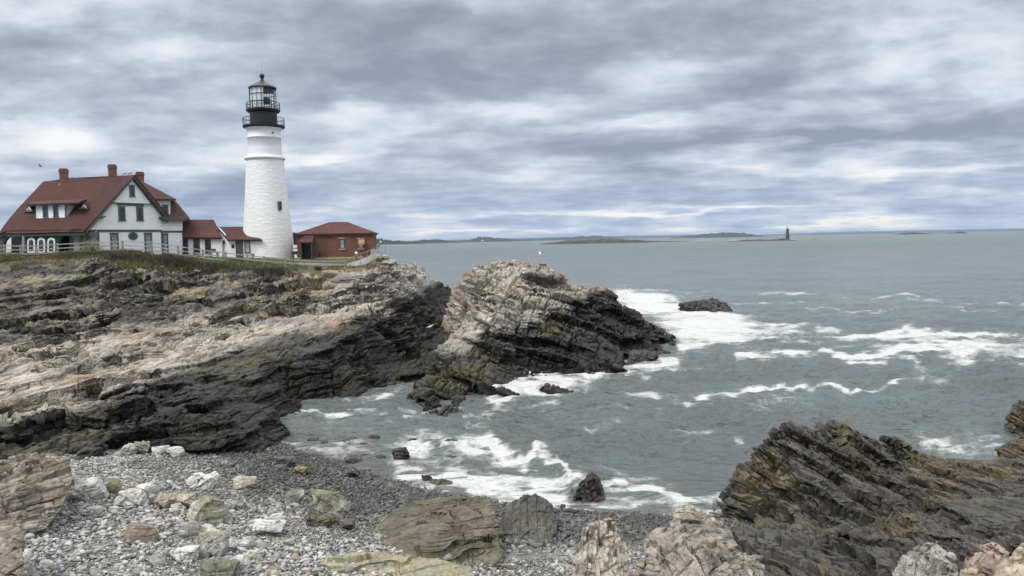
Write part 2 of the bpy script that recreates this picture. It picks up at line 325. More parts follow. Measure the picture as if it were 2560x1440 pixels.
class Height:
    """height of a triangulated surface at (x, y)"""
    def __init__(s, V, F, cell=.5):
        s.x0, s.y0 = V[:, 0].min(), V[:, 1].min(); s.c = cell; nx = int((V[:, 0].max()-s.x0)/cell)+2; ny = int((V[:, 1].max()-s.y0)/cell)+2
        s.g = np.full((nx, ny), np.nan); V2, F2 = refine(V, F, lambda m: np.full(len(m), cell*.7), cap=3000000)
        i = ((V2[:, 0]-s.x0)/cell).astype(int); j = ((V2[:, 1]-s.y0)/cell).astype(int); S = np.zeros_like(s.g); n = np.zeros_like(s.g)
        np.add.at(S, (i, j), V2[:, 2]); np.add.at(n, (i, j), 1); s.g = np.where(n > 0, S/np.maximum(n, 1), np.nan)
    def __call__(s, x, y):
        i = np.clip(((np.asarray(x)-s.x0)/s.c).astype(int), 0, s.g.shape[0]-1); j = np.clip(((np.asarray(y)-s.y0)/s.c).astype(int), 0, s.g.shape[1]-1); return s.g[i, j]

# ------------------------------------------------------------------ headland
W = lambda x, y, z: np.array([x, y, z], float)
HEAD = [W(-75, 150, 8), W(-40, 150, 8), W(-12, 145, 3), W(-6, 135, -1), W(-80, 120, 11), W(-40, 125, 10.6), W(-22, 122, 9.2), W(-14, 118, 7.5), W(-8, 112, -1),
    W(-85, 95, 11), P(-350, 640, 93), P(-150, 634, 93), P(0, 633, 93), P(240, 629, 93), P(457, 640, 101), P(540, 642, 103), P(672, 646, 106), P(760, 647, 100), P(930, 643, 100), P(962, 640, 98),
    P(-350, 655, 88), P(-150, 650, 88), P(0, 645, 88), P(150, 640, 88), P(310, 632, 88), P(445, 642, 88), P(565, 656, 88), P(712, 669, 87), P(862, 676, 87), P(905, 668, 89), P(965, 642, 92),
    P(-350, 672, 84), P(-150, 668, 84), P(0, 660, 84), P(100, 652, 84), P(210, 650, 84), P(330, 672, 83), P(420, 648, 85), P(500, 672, 84), P(600, 690, 83), P(700, 680, 84), P(770, 688, 83.5), P(850, 690, 83.5), P(905, 684, 85),
    P(-300, 740, 77), P(-150, 735, 77), P(0, 728, 77.5), P(150, 735, 77), P(300, 742, 76), P(420, 742, 76.5), P(550, 750, 76), P(640, 742, 77.5), P(720, 735, 79), P(800, 715, 81.5),
    P(-300, 820, 64), P(0, 820, 64), P(200, 832, 62), P(400, 832, 62), P(600, 812, 64.5), P(750, 765, 72), P(850, 732, 77), P(930, 700, 81.5), P(958, 690, 83),
    P(-300, 920, 50), P(0, 930, 50), P(200, 932, 50), P(400, 922, 51.5), P(600, 900, 53.5), P(740, 860, 57.5), P(835, 840, 60.5), P(900, 795, 66), P(950, 745, 73.5), P(978, 645, 85.5), P(965, 650, 87), P(972, 690, 82),
    P(-300, 1000, 43), P(0, 1012, 43), P(200, 1012, 43), P(400, 1002, 44.8), P(600, 978, 47), P(700, 950, 49.5), P(830, 885, 56), P(893, 815, 64), P(944, 772, 71), P(972, 724, 78), P(1000, 684, 85), P(1016, 716, 87), P(980, 668, 88), P(990, 672, 90), P(1004, 672, 92),
    P(-300, 1035, 40), P(0, 1045, 40), P(200, 1048, 40.5), P(330, 1052, 40.3), P(500, 1066, 40.2), P(620, 1050, 41.8), P(692, 1000, 46),
    P(-300, 1150, 34.8), P(60, 1155, 35.2), P(200, 1152, 35), P(300, 1130, 36.5), P(480, 1134, 36.6), P(580, 1142, 36.4), P(655, 1118, 38.2), P(690, 1090, 42.5),
    W(-38, 32, 1), W(-26, 32.5, .4), W(-20, 33, .2), W(-15.5, 34.3, -.3), W(-12.8, 35.2, -1), W(-11.2, 37.5, -1.5), W(-11.2, 42, -1.5),
    Z(702, 1066, -.1), Z(765, 1036, -.1), Z(870, 1002, -.1), Z(925, 968, .1), W(-10.9, 61, .2), W(-11.6, 65, .4), W(-11.8, 71, .8), W(-11.7, 77, 1.3), W(-11.5, 86, 2.4),
    Z(735, 1085, -1.2), Z(840, 1040, -1.2), Z(930, 1000, -.4), Z(985, 965, .05), W(-8.2, 62, .15), W(-8.6, 70, .5), W(-8.9, 78, 1.0), W(-9.0, 87, 2.2), W(-8.8, 91, 2.2), W(-9, 97, -1), W(-5, 92, .6),
    Z(1020, 990, -.3), W(-5.5, 63, .6), W(-5, 72, 1.0), W(-4.5, 80, 1.5), W(-4, 88, 1.6), W(-11.5, 100, 0), W(-13, 94, 5.0), W(-14.5, 97, 6.5), W(-14, 102, 8.2)]
fr_head = frame((.22, .97), -9)
def build_headland():
    V, F = tin(HEAD); V, F = presmooth(V, F, 1.3, 2)
    # hidden plateau and far side stay coarse
    def tgt(m):
        d = np.linalg.norm(m-CAM, axis=1)/780*1.5
        back = (m[:, 1] > 91) & (m[:, 0] < -16) | (m[:, 1] > 101) | (m[:, 0] < -.70*m[:, 1]-2) | (m[:, 2] < -.5)
        return np.where(back, .8, np.clip(d, .045, 9))
    V, F, N = prep(V, F, tgt)
    def soilmask(V): return sstep(82.6, 85.5, V[:, 1]+fbm(V/3, 3, 77)*2.0)*(1-sstep(-17.5, -14.6, V[:, 0]-.0*V[:, 1]+fbm(V/2, 2, 5)*.6))
    def chanmask(V): return sstep(-12.6, -11.4, V[:, 0])*sstep(57, 60, V[:, 1])*(1-sstep(4.6, 5.4, V[:, 2]))
    soil, chan = soilmask(V), chanmask(V)
    keep = np.clip(1-soil*.93, 0.03, 1)*(1-.15*chan)*(1+.35*sstep(5.5, 6.5, V[:, 2])*(1-sstep(-21, -17, V[:, 0])))
    V, F, tone = rockify(V, F, fr_head, 3, 1.0, keep=keep, blocks=((11, 5.5, 3.2, .22), (4.4, 2.2, 1.2, .40), (1.6, .9, .5, .27), (.65, .38, .18, .06)), target=tgt, cap=2600000, N=N)
    soil, chan = soilmask(V), chanmask(V)
    # the tide stain climbs where the swell runs up the channel
    tr = -1.9*sstep(-15.2, -12.4, V[:, 0]-.12*(V[:, 1]-60))*sstep(48, 60, V[:, 1])+.85-2.15*sstep(-25, -16.5, V[:, 0]-.05*(V[:, 1]-50))*(1-sstep(66, 76, V[:, 1]))
    col = rock_colour(V, tone, 2.95, .75, trend=tr, warmth=1.1, low=1.0, seed=2, dry=(.50, .46, .39), grey=(.245, .233, .21))
    # older weathered rock near the turf is greyer and lichen-dark
    up = sstep(4.3, 5.4, V[:, 2]+fbm(V/3, 3, 9)*.9+1.0*(1-sstep(-36, -27, V[:, 0])))*(1-sstep(-20, -15.5, V[:, 0]))*(1-soil)
    g = lerp(C(.185, .174, .152), C(.055, .052, .047), sstep(-.35, .35, fbm(V/1.6, 4, 12)+tone*.5)[:, None]); g = lerp(g, C(.36, .30, .2), (sstep(.3, .65, fbm(V/3.2, 3, 19)+tone*.3)*.7)[:, None])
    col[:, :3] = lerp(col[:, :3], g, (up*.88)[:, None])
    cc = lerp(C(.022, .021, .017), C(.036, .032, .022), sstep(-.2, .3, fbm(V/1.5, 3, 33))[:, None]); col[:, :3] = lerp(col[:, :3], cc, chan[:, None])
    s1 = lerp(C(.075, .078, .035), C(.12, .105, .06), sstep(-.3, .3, fbm(V/1.7, 4, 51))[:, None])
    sandy = sstep(-26, -22, V[:, 0])*(1-sstep(87.5, 89, V[:, 1])); s1 = lerp(s1, C(.34, .28, .19), (sandy*sstep(-.2, .3, fbm(V/2., 3, 52)))[:, None])
    lawn = sstep(91, 94, V[:, 1]); s1 = lerp(s1, C(.07, .085, .03), lawn[:, None])
    col[:, :3] = lerp(col[:, :3], s1, soil[:, None]); col[:, 3] = lerp(col[:, 3], .95, soil)
    o = mesh_obj("headland_terrain", V, F, ROCK, col); tag(o, "rocky headland of stepped grey ledges below the white lighthouse", "terrain", kind='structure')
    return V, F
hV, hF = build_headland(); HEADZ = Height(*tin(HEAD))

# ------------------------------------------------------------------ sea stack
def part_rock(name, V, F, cols, label, cat, group=None, flat=True, mat=None):
    b = np.array([V[:, 0].mean(), V[:, 1].mean(), V[:, 2].min()]); o = mesh_obj(name, V-b, F, mat or ROCK, cols, flat=flat); o.location = Vector(b); return tag(o, label, cat, group)
STACK = [P(1122, 744, 80), P(1152, 712, 79), P(1172, 668, 79), P(1185, 657, 79), P(1240, 645, 80), P(1290, 642, 80), P(1336, 649, 80), P(1348, 655, 79.5), P(1388, 662, 80), P(1402, 690, 80.5), P(1480, 706, 82), P(1545, 737, 83), P(1600, 790, 85), P(1660, 832, 84), Z(1694, 852, 0),
    P(1180, 690, 76), P(1250, 695, 76), P(1330, 690, 76), P(1395, 712, 77.5), P(1200, 720, 74.5), P(1260, 715, 74), P(1340, 712, 74.5), P(1420, 740, 75), P(1500, 760, 78), P(1134, 764, 77.5),
    P(1130, 830, 68.5), P(1165, 800, 70), P(1250, 795, 69.3), P(1350, 795, 69.8), P(1450, 805, 71), P(1550, 815, 75), P(1620, 838, 80),
    P(1110, 870, 64.5), P(1080, 900, 60.5), P(1150, 900, 60), P(1250, 885, 62.5), P(1350, 885, 65), P(1450, 875, 66.5), P(1500, 895, 64.5), P(1555, 880, 68),
    P(1060, 965, 55), P(1150, 975, 53.8), P(1205, 960, 56), P(1180, 1000, 52), P(1240, 930, 59.5), P(1320, 905, 64),P(1480,905,64),
    Z(1018, 1003, 0), Z(1080, 1012, 0), Z(1150, 1028, 0), Z(1192, 1027, 0), Z(1255, 992, 0), Z(1238, 955, 0), Z(1312, 932, 0), Z(1400, 932, 0), Z(1480, 926, 0), Z(1552, 942, 0), Z(1562, 908, 0), Z(1650, 888, 0),
    W(-7.0, 51, -1), W(-5.5, 48.5, -1), W(-2.5, 48, -1), W(-.2, 52, -1), W(-.8, 57.5, -1), W(1.2, 60.5, -1), W(4.5, 60.5, -1), W(9.5, 58.3, -1), W(10.8, 65, -1), W(15.5, 71, -1), W(19, 82, -1), W(15, 92, -1), W(8, 97, -1), W(0, 100, -1), W(-7, 97, -1), W(-7.6, 88, 1.2), W(-7.4, 80, .6), W(-6.9, 70, .4), W(-7.3, 60, .2), W(-8, 56, -1),
    W(-2, 88, 7), W(3, 88, 6), W(7, 89, 4.5), W(10, 90, 3), W(-6, 88, 4.5)]
fr_stack = frame((.15, .98), 17)
def build_stack():
    V, F = tin(STACK); V, F = presmooth(V, F, 1.0, 1)
    V, F, N = prep(V, F, lambda m: np.where((m[:, 1] > 89) | (m[:, 2] < -.4), .5, np.linalg.norm(m-CAM, axis=1)/780*1.15), cap=900000)
    V, F, tone = rockify(V, F, fr_stack, 11, 1.0, N=N, blocks=((3.2, 2.4, 1.4, .55), (1.5, 1.0, .55, .22), (.6, .4, .2, .035)), terr=((1.5, .6), (.5, .55), (.18, .2)))
    tr = -2.6*sstep(0, 11, V[:, 0])-.7*sstep(66, 72, V[:, 1])+1.5*(1-sstep(-4.5, -1.5, V[:, 0]))*sstep(58, 64, V[:, 1])
    col = rock_colour(V, tone, 3.1, .9, trend=tr, low=.8, seed=21, warmth=.75, dry=(.46, .425, .36), grey=(.225, .213, .19), dark=(.036, .036, .033), olive=(.070, .060, .035))
    part_rock("sea_stack", V, F, col, "big pale-topped rock stack standing in the sea beside the headland", "sea rock")
build_stack()

# ------------------------------------------------------------------ low outcrop at the near right shore
OUT = [P(2080, 1037, 35), P(2010, 1058, 34.5), P(1935, 1062, 33.5), P(2130, 1062, 35.5), P(2205, 1092, 36), P(2240, 1085, 36.8), P(2318, 1140, 37.5),
    P(1900, 1110, 32.5), P(1862, 1170, 31), P(1838, 1240, 30), P(1960, 1110, 31.8), P(2010, 1150, 30.4), P(2090, 1130, 32), P(2130, 1185, 31), P(2200, 1180, 32),
    P(1890, 1285, 28.2), P(1990, 1315, 26.6), P(2050, 1235, 28), P(2120, 1260, 27), P(2300, 1165, 35.5), P(2400, 1172, 34.8), P(2500, 1160, 35.5), P(2600, 1135, 37),
    P(2310, 1232, 28.3), P(2450, 1232, 28.2), P(2600, 1205, 29.5), P(2200, 1300, 24.6), P(2350, 1320, 23), P(2500, 1305, 23.8), P(2640, 1290, 24.5),
    P(2100, 1385, 21.2), P(1950, 1390, 21.8), P(2000, 1445, 19), P(2240, 1402, 19.3), P(2400, 1382, 19), P(2600, 1360, 18.3), P(2300, 1450, 17), P(2600, 1450, 15.5), P(1850, 1445, 19.2),
    Z(1832, 1275, .1), Z(1825, 1290, -.3), Z(1870, 1310, .3), P(1850, 1360, 23.5), W(8.0, 31.5, -.8), W(9.5, 34, -1), W(11, 36.5, -1), W(13.5, 39, -1), W(18, 40.5, -1), W(21, 39, -1), W(26, 39, -1), W(30, 38, -1),
    W(6, 23, 1.2), W(5.2, 17.5, 2), W(5, 13, 2.6), W(9, 12, 3.6), W(14, 11, 4.6), W(26, 16, 4.5), W(30, 26, 2.5)]
fr_out = frame((-.13, .99), 30)
def build_outcrop():
    V, F = tin(OUT); V, F = presmooth(V, F, .7, 1)
    V, F, N = prep(V, F, lambda m: np.where(m[:, 2] < -.3, .4, np.clip(np.linalg.norm(m-CAM, axis=1)/780*1.25, .03, 9)), cap=1100000)
    V, F, tone = rockify(V, F, fr_out, 23, .42, N=N, blocks=((3.6, 1.8, .9, .26), (1.4, .8, .4, .11), (.5, .35, .15, .02)), terr=((.8, .5), (.26, .35), (.09, .25)), rough=.6)
    tr = -.3*np.ones(len(V))
    col = rock_colour(V, tone, 3.75, .55, trend=tr, low=-.3, seed=31, dark=(.066, .062, .053), olive=(.10, .083, .052), dry=(.33, .29, .235), grey=(.2, .18, .155))
    pit = sstep(.2, .8, fbm(V/2.2, 3, 71)+.9*np.exp(-((V[:, 0]-13.3)/2.6)**2-((V[:, 1]-31.6)/2.2)**2))
    col[:, :3] = lerp(col[:, :3], C(.028, .024, .017), (pit*.85)[:, None])
    part_rock("rock_outcrop", V, F, col, "broad dark brown outcrop of tilted ledges sloping into the water near the right edge", "rock outcrop", mat=ROCKN)
build_outcrop()

# ------------------------------------------------------------------ cobble beach
BEACH = [Z(690, 1100, .05), Z(800, 1140, .05), Z(930, 1185, .05), Z(1060, 1225, .05), Z(1250, 1258, .05), Z(1420, 1276, .05), Z(1600, 1287, .05), Z(1840, 1297, .05),
    Z(560, 1150, 1.0), Z(400, 1138, 1.3), Z(200, 1165, 1.7), Z(700, 1222, .9), Z(900, 1252, .75), Z(500, 1300, 1.7), Z(900, 1350, 1.35), Z(1300, 1335, .75), Z(1300, 1440, 1.35), Z(1450, 1340, .85), Z(1640, 1330, .6),
    Z(800, 1440, 1.8), Z(300, 1440, 2.2), Z(60, 1350, 2.2), Z(0, 1440, 2.5), Z(1550, 1440, 1.6), Z(1800, 1400, 1.4), W(-26, 34, 1.5), W(-24, 24, 2.8), W(-20, 12, 4), W(-8, 11, 3.6), W(2, 11, 3.2), W(9, 12, 2.8),
    W(-9, 52, -1.2), W(-2, 42, -1.3), W(4, 37, -1.2), W(10, 34.5, -.8), W(-13, 50, -1), W(-15, 46, -.4), W(-15.5, 40, .9)]
bV, bF = tin(BEACH); bV, bF = presmooth(bV, bF, .8, 2); BZ = Height(bV, bF, .25)
def build_beach():
    V, F = refine(bV, bF, lambda m: np.full(len(m), .18)); V = V.copy(); V[:, 2] += fbm(V/1.5, 3, 61)*.06-.03
    zz = V[:, 2:3]+fbm(V/2.5, 3, 62)[:, None]*.25; c = lerp(C(.05, .048, .045), C(.24, .235, .225), sstep(.7, 1.5, zz)); r = lerp(.45, .95, sstep(.5, 1.3, zz))
    tag(mesh_obj("beach", V, F, ROCK, np.concatenate([c, r], 1), flat=False), "grey cobble beach sloping down into the cove", "beach", kind='structure')
build_beach()
def ico(sub):
    bm = bmesh.new(); bmesh.ops.create_icosphere(bm, subdivisions=sub, radius=1); v = np.array([x.co[:] for x in bm.verts]); f = np.array([[y.index for y in x.verts] for x in bm.faces]); bm.free(); return v, f
def peb_colour(z, r, n):
    """dry cobbles are pale, the ones the waves reach are dark"""
    k = sstep(.75, 1.6, z)[:, None]; dry = lerp(C(.16, .158, .152), C(.56, .55, .525), r[:, None]**1.25); dry = np.where((n > .95)[:, None], C(.30, .25, .17), dry); dry = np.where((n < .10)[:, None], C(.10, .10, .10), dry)
    wet = lerp(C(.045, .045, .044), C(.18, .175, .165), r[:, None]**1.6); wet = np.where((n > .9)[:, None], C(.11, .085, .05), wet)
    return lerp(wet, dry, k), lerp(.35, .85, k[:, 0])
def build_pebbles():
    rng = np.random.default_rng(5); x = rng.uniform(-22, 11, 340000); y = rng.uniform(17, 47, 340000); z = BZ(x, y)
    ok = np.isfinite(z); ok &= (z > -.12) & (x > -.70*y-.5) & (x < .72*y); p = np.stack([x, y, np.nan_to_num(z)], 1)
    hz = HEADZ(x, y); ok &= ~(np.nan_to_num(hz, nan=-9) > np.nan_to_num(z)+.5)
    e = ((p-CAM)@_f); py = 720-((p-CAM)@_u)/e*FPX; pxx = 1280+((p-CAM)@_r)/e*FPX; ok &= (py < 1490) & (pxx > -60)
    p = p[ok]; s = .028+.065*rng.random(len(p))**2.2+.10*(rng.random(len(p)) > .965)*rng.random(len(p)); fine = fbm(p/3.2, 3, 66) > .28
    s = np.where(fine, s*.62, s)
    # thin out by size so that the cover is about one and a half layers
    keep = rng.random(len(p)) < np.clip(.0118/s**1.15*.95, 0, 1); p, s = p[keep], s[keep]
    order = np.argsort(p[:, 1]); p, s = p[order], s[order]
    near = p[:, 1] < 29; VS, FS, CS = [], [], []; off = 0
    for sub, sel in ((2, near & (s > .06)), (1, ~(near & (s > .06)))):
        v0, f0 = ico(sub); q, t = p[sel], s[sel]; n = len(q); a = rng.uniform(0, 6.28, n); ax = np.stack([t*rng.uniform(1.0, 1.7, n), t*rng.uniform(.75, 1.1, n), t*rng.uniform(.45, .8, n)], 1)
        vv = v0[None]*ax[:, None]; jit = 1+.16*np.sin(v0[None]@rng.normal(0, 1.7, (n, 3, 1)) + rng.uniform(0, 6, (n, 1, 1))); vv = vv*jit
        tl = rng.normal(0, .28, (n, 1)); zz = vv[:, :, 2]+tl*vv[:, :, 0]
        ca, sa = np.cos(a)[:, None], np.sin(a)[:, None]; X = vv[:, :, 0]*ca-vv[:, :, 1]*sa; Y = vv[:, :, 0]*sa+vv[:, :, 1]*ca
        vv = np.stack([X, Y, zz], 2)+q[:, None]; vv[:, :, 2] += (ax[:, 2]*rng.uniform(.05, .75, n))[:, None]
        c, r = peb_colour(q[:, 2]+fbm(q/2.0, 3, 63)*.22, rng.random(n), rng.random(n)); cc = np.concatenate([c, r[:, None]], 1)
        VS.append(vv.reshape(-1, 3)); FS.append((f0[None]+(np.arange(n)*len(v0))[:, None, None]+off).reshape(-1, 3)); CS.append(np.repeat(cc, len(v0), 0)); off += n*len(v0)
    print("pebbles", len(p), off)
    m, nt, b = newmat("cobble"); a = nt.nodes.new('ShaderNodeAttribute'); a.attribute_name = 'Col'; n = nz(nt, 14, 4, .6)
    nt.links.new(mul(nt, a.outputs['Color'], ramp(nt, n, [(.3, .72), (.7, 1.2)])), b.inputs['Base Color']); nt.links.new(a.outputs['Alpha'], b.inputs['Roughness']); bump(nt, b, n, .02)
    tag(mesh_obj("pebbles", np.concatenate(VS), np.concatenate(FS), m, np.concatenate(CS), flat=False), "rounded grey and white cobbles covering the beach, dark and wet by the water", "pebbles", kind='stuff')
build_pebbles()
# ------------------------------------------------------------------ sea
# foam lines and patches drifting on the water: photo points on the sea plane, half width (px across), strength
FOAM = [([(1545, 728), (1700, 727), (1900, 730), (2050, 736), (2300, 741)], 3, .8), ([(1700, 738), (1900, 735), (2100, 740)], 3, .55), ([(1820, 757), (2000, 756), (2020, 758)], 3, .75),
    ([(2020, 773), (2120, 772), (2200, 771)], 3, .6), ([(2190, 776), (2280, 772), (2420, 768)], 4, .55), ([(2260, 752), (2400, 755), (2560, 760), (2700, 762)], 5, .6), ([(2450, 756), (2640, 758)], 5, .6), ([(2420, 776), (2560, 778)], 3, .5),
    ([(1600, 770), (1640, 790), (1700, 815), (1780, 830), (1860, 838)], 26, 1.25), ([(1590, 745), (1650, 765), (1720, 785), (1800, 800)], 20, 1.3), ([(1700, 800), (1850, 815), (1950, 830)], 18, .9), ([(1690, 860), (1760, 855), (1850, 850)], 8, .5),
    ([(1960, 812), (2040, 812), (2110, 825), (2250, 830), (2420, 833), (2600, 836)], 7, .85), ([(2080, 830), (2200, 845), (2350, 852), (2450, 850)], 13, .62), ([(2250, 830), (2380, 842), (2420, 858)], 10, .7), ([(1950, 858), (2080, 858), (2200, 862)], 6, .5),
    ([(1860, 890), (1960, 889), (2080, 881), (2200, 878), (2330, 874), (2560, 874), (2700, 874)], 11, 1.3), ([(2100, 884), (2200, 895), (2300, 905)], 11, .65), ([(2400, 893), (2560, 900), (2660, 905)], 9, .6), ([(2480, 870), (2640, 870)], 18, .95),
    ([(2300, 915), (2350, 925), (2320, 940), (2380, 950)], 13, .62), ([(2390, 915), (2420, 900), (2470, 890)], 9, .5),
    ([(1780, 992), (1850, 985), (1950, 972), (2050, 967), (2150, 961), (2260, 955), (2330, 952)], 6, 1.05), ([(1540, 995), (1620, 1000), (1700, 1005), (1730, 1008)], 8, .6), ([(1510, 1025), (1580, 1035)], 7, .5), ([(1700, 1065), (1790, 1080), (1850, 1098), (1900, 1105)], 9, .55),
    ([(1460, 1060), (1540, 1065)], 6, .5), ([(1630, 1075), (1720, 1078)], 6, .42), ([(1980, 1020), (2010, 1010)], 14, .5), ([(2240, 1000), (2270, 985)], 16, .45), ([(2370, 1100), (2440, 1080), (2480, 1060)], 18, .42), ([(2360, 1110), (2450, 1130), (2530, 1120)], 20, .62), ([(2300, 1075), (2400, 1110)], 16, .4), ([(2480, 1085), (2540, 1100)], 14, .5),
    # wash round the stack
    ([(1255, 1000), (1240, 960), (1290, 985), (1340, 965), (1400, 950), (1470, 945)], 12, 1.2), ([(1315, 932), (1330, 945), (1360, 960), (1300, 990)], 14, .9), ([(1370, 940), (1430, 938), (1480, 940)], 9, 1.0), ([(1560, 935), (1600, 922), (1650, 912)], 11, .95), ([(1490, 950), (1560, 950)], 7, .6), ([(1570, 915), (1630, 905), (1690, 880), (1700, 860)], 9, .8),
    ([(1200, 1040), (1280, 1020), (1380, 990), (1460, 965)], 16, .5), ([(1060, 1045), (1110, 1040), (1140, 1050)], 10, .62), ([(1020, 1020), (1100, 1030), (1190, 1035)], 6, .55),
    ([(870, 1003), (930, 990), (985, 975), (1020, 960)], 14, .72), ([(985, 940), (1005, 960)], 10, .5), ([(800, 1045), (860, 1035), (910, 1032)], 10, .85), ([(700, 1090), (800, 1070), (900, 1060)], 18, .30), ([(880, 1060), (1000, 1050)], 12, .3),
    # surf on the beach
    ([(720, 1105), (820, 1125), (920, 1140), (1000, 1160), (1060, 1190)], 24, .58), ([(1030, 1195), (1120, 1195), (1200, 1200), (1300, 1215), (1400, 1240)], 26, .72), ([(1090, 1225), (1200, 1230), (1320, 1240), (1400, 1262)], 15, .85), ([(1200, 1180), (1300, 1195), (1380, 1205)], 24, .60),
    ([(1120, 1130), (1180, 1100), (1230, 1100), (1270, 1125)], 14, 1.35), ([(1190, 1125), (1240, 1135), (1270, 1150)], 20, .68), ([(1260, 1118), (1300, 1135), (1340, 1155), (1390, 1172), (1440, 1195), (1455, 1205)], 9, 1.6), ([(1030, 1100), (1110, 1090), (1180, 1070)], 14, .55), ([(980, 1110), (1100, 1125)], 18, .5),
    ([(1500, 1225), (1560, 1235), (1640, 1243), (1720, 1248)], 9, 1.2), ([(1500, 1250), (1600, 1270), (1720, 1280), (1800, 1275)], 14, .70), ([(1640, 1250), (1730, 1258), (1830, 1245)], 15, .62), ([(1430, 1270), (1520, 1280), (1600, 1285)], 10, .7), ([(1480, 1180), (1530, 1200), (1600, 1215)], 16, .38),
    # far ledges
    ([(1740, 600), (1790, 600)], .6, .8), ([(1800, 600), (1840, 600)], .6, .9), ([(1940, 599), (1990, 598)], .6, 1.0), ([(2000, 598), (2060, 598)], .6, .7), ([(2070, 597), (2120, 597)], .6, .8), ([(2150, 597), (2250, 597)], .5, .5)]
WAVES = [([(1120, 1125), (1180, 1100), (1230, 1100), (1270, 1122), (1320, 1148), (1390, 1178), (1450, 1210)], .62), ([(1500, 1232), (1580, 1242), (1700, 1252), (1830, 1252)], .34), ([(1210, 1050), (1300, 1010)], .2)]
def seg_dist(x, y, pts, ky):
    best = np.full(x.shape, 1e9); sgn = np.zeros(x.shape)
    for (ax, ay), (bx, by) in zip(pts[:-1], pts[1:]):
        dx, dy = bx-ax, (by-ay)*ky; px, py = x-ax, (y-ay)*ky; t = np.clip((px*dx+py*dy)/(dx*dx+dy*dy), 0, 1)
        ex, ey = px-t*dx, py-t*dy; d = np.hypot(ex, ey); s = ey; u = d < best; best = np.where(u, d, best); sgn = np.where(u, s, sgn)
    return best, sgn
def build_sea():
    ys = [26.0]
    while ys[-1] < 38000: ys.append(ys[-1]*(1+max(ys[-1]*.00011, .0022)) if ys[-1] < 900 else ys[-1]*1.012 if ys[-1] < 3000 else ys[-1]*1.10)
    ys = np.array(ys); xs = np.linspace(-1.0, 1.0, 900); Y, X = np.meshgrid(ys, xs, indexing='ij'); X = X*Y*.80; nr, nc = X.shape
    V = np.stack([X.ravel(), Y.ravel(), np.zeros(X.size)], 1); rel = V-CAM; e = rel@_f; PX = 1280+(rel@_r)/e*FPX; PY = 720-(rel@_u)/e*FPX
    foam = np.zeros(len(V)); near = V[:, 1] < 4000
    wx = fbm(V/np.maximum(V[:, 1:2]/22, .9), 4, 81); wy = fbm(V/np.maximum(V[:, 1:2]/22, .9), 4, 82); scl = np.clip((PY-580)/130, .12, 4)
    qx, qy = PX+wx*22*scl, PY+wy*7.0*np.clip(scl, .12, 2.6)
    for pts, w, s in FOAM:
        x0 = min(p[0] for p in pts)-9*w-120; x1 = max(p[0] for p in pts)+9*w+120; y0 = min(p[1] for p in pts)-4*w-12; y1 = max(p[1] for p in pts)+4*w+12
        m = (PX > x0) & (PX < x1) & (PY > y0) & (PY < y1)
        if not m.any(): continue
        d, _ = seg_dist(qx[m], qy[m], pts, 3.0); f = s*np.exp(-(d/(w*3.2))**2)+s*.22*np.exp(-(d/(w*8))**2); foam[m] = np.maximum(foam[m], f)+np.minimum(foam[m], f)*.35
    foam *= .62+.75*sstep(-.5, .5, fbm(np.stack([PX/60, PY/9, PX*0], 1), 4, 87))
    base = sstep(640, 800, PY)*.10+sstep(1050, 1200, PY)*.06; foam = foam+base*(1+.8*fbm(V/C(9, 16, 1), 3, 83))
    foam += sstep(.22, .75, fbm(V/C(15, 3.6, 1), 4, 89))*.42*sstep(690, 740, PY)*(1-sstep(1060, 1150, PY))*sstep(1350, 1700, PX)
    # swell and chop
    amp = np.clip(60/np.maximum(V[:, 1], 1), 0, 1)
    q = V@np.array([[.93, .37, 0], [-.37, .93, 0], [0, 0, 1]]).T
    z = fbm(q/C(7, 3.4, 1), 3, 84)*.13+(1-np.abs(fbm(q/C(2.6, 1.2, 1), 3, 85))*2)*.17+fbm(V/C(18, 12, 1), 2, 86)*.10
    z = z*np.clip(amp*1.15, 0, 1); shelter = sstep(.0, 9, V[:, 1]-33)*.8+.2; z = z*np.where(V[:, 1] < 60, shelter, 1)
    green = np.zeros(len(V)); off = np.zeros((len(V), 2))
    for pts, h in WAVES:
        d, s = seg_dist(PX+wx*10, PY+wy*6, pts, 2.2); tt = np.exp(-np.where(s > 0, d/10, d/46)**2*1.0) if False else np.where(s > 0, np.exp(-(d/24)**2), np.exp(-(d/70)**2))
        prof = tt*h*(.8+.35*fbm(V/2.2, 2, 88)); z = z+prof; green = np.maximum(green, sstep(.12, .8, tt)*(s > -12)*h/.62)  # sunlit green of the wave faces, put into the water colour
        off[:, 1] -= prof*1.0*(s <= 30)
    V[:, 2] = z; V[:, :2] += off*.6
    shallow = 1-sstep(-.25, 1.0, -np.nan_to_num(BZ(V[:, 0], V[:, 1]), nan=-9)); shallow *= (V[:, 1] < 50)
    i = np.arange(nr*nc).reshape(nr, nc); F = np.stack([i[:-1, :-1], i[:-1, 1:], i[1:, 1:], i[1:, :-1]], 2).reshape(-1, 4)
    m, nt, b = newmat("sea_water"); N = nt.nodes; L = nt.links
    def attr(n):
        a = N.new('ShaderNodeAttribute'); a.attribute_name = n; return a.outputs['Fac']
    def mth(op, a, c, clamp=False):
        n = N.new('ShaderNodeMath'); n.operation = op; n.use_clamp = clamp
        for k, v in ((0, a), (1, c)):
            if isinstance(v, (int, float)): n.inputs[k].default_value = v
            else: L.new(v, n.inputs[k])
        return n.outputs[0]
    # lacy foam: cells and streaks eat into the foam density
    tc = N.new('ShaderNodeTexCoord'); mp = N.new('ShaderNodeMapping'); mp.inputs[3].default_value = (1, .8, 1); L.new(tc.outputs['Object'], mp.inputs[0])
    wv = N.new('ShaderNodeTexNoise'); wv.inputs['Scale'].default_value = 1.1; wv.inputs['Detail'].default_value = 3; L.new(mp.outputs[0], wv.inputs['Vector'])
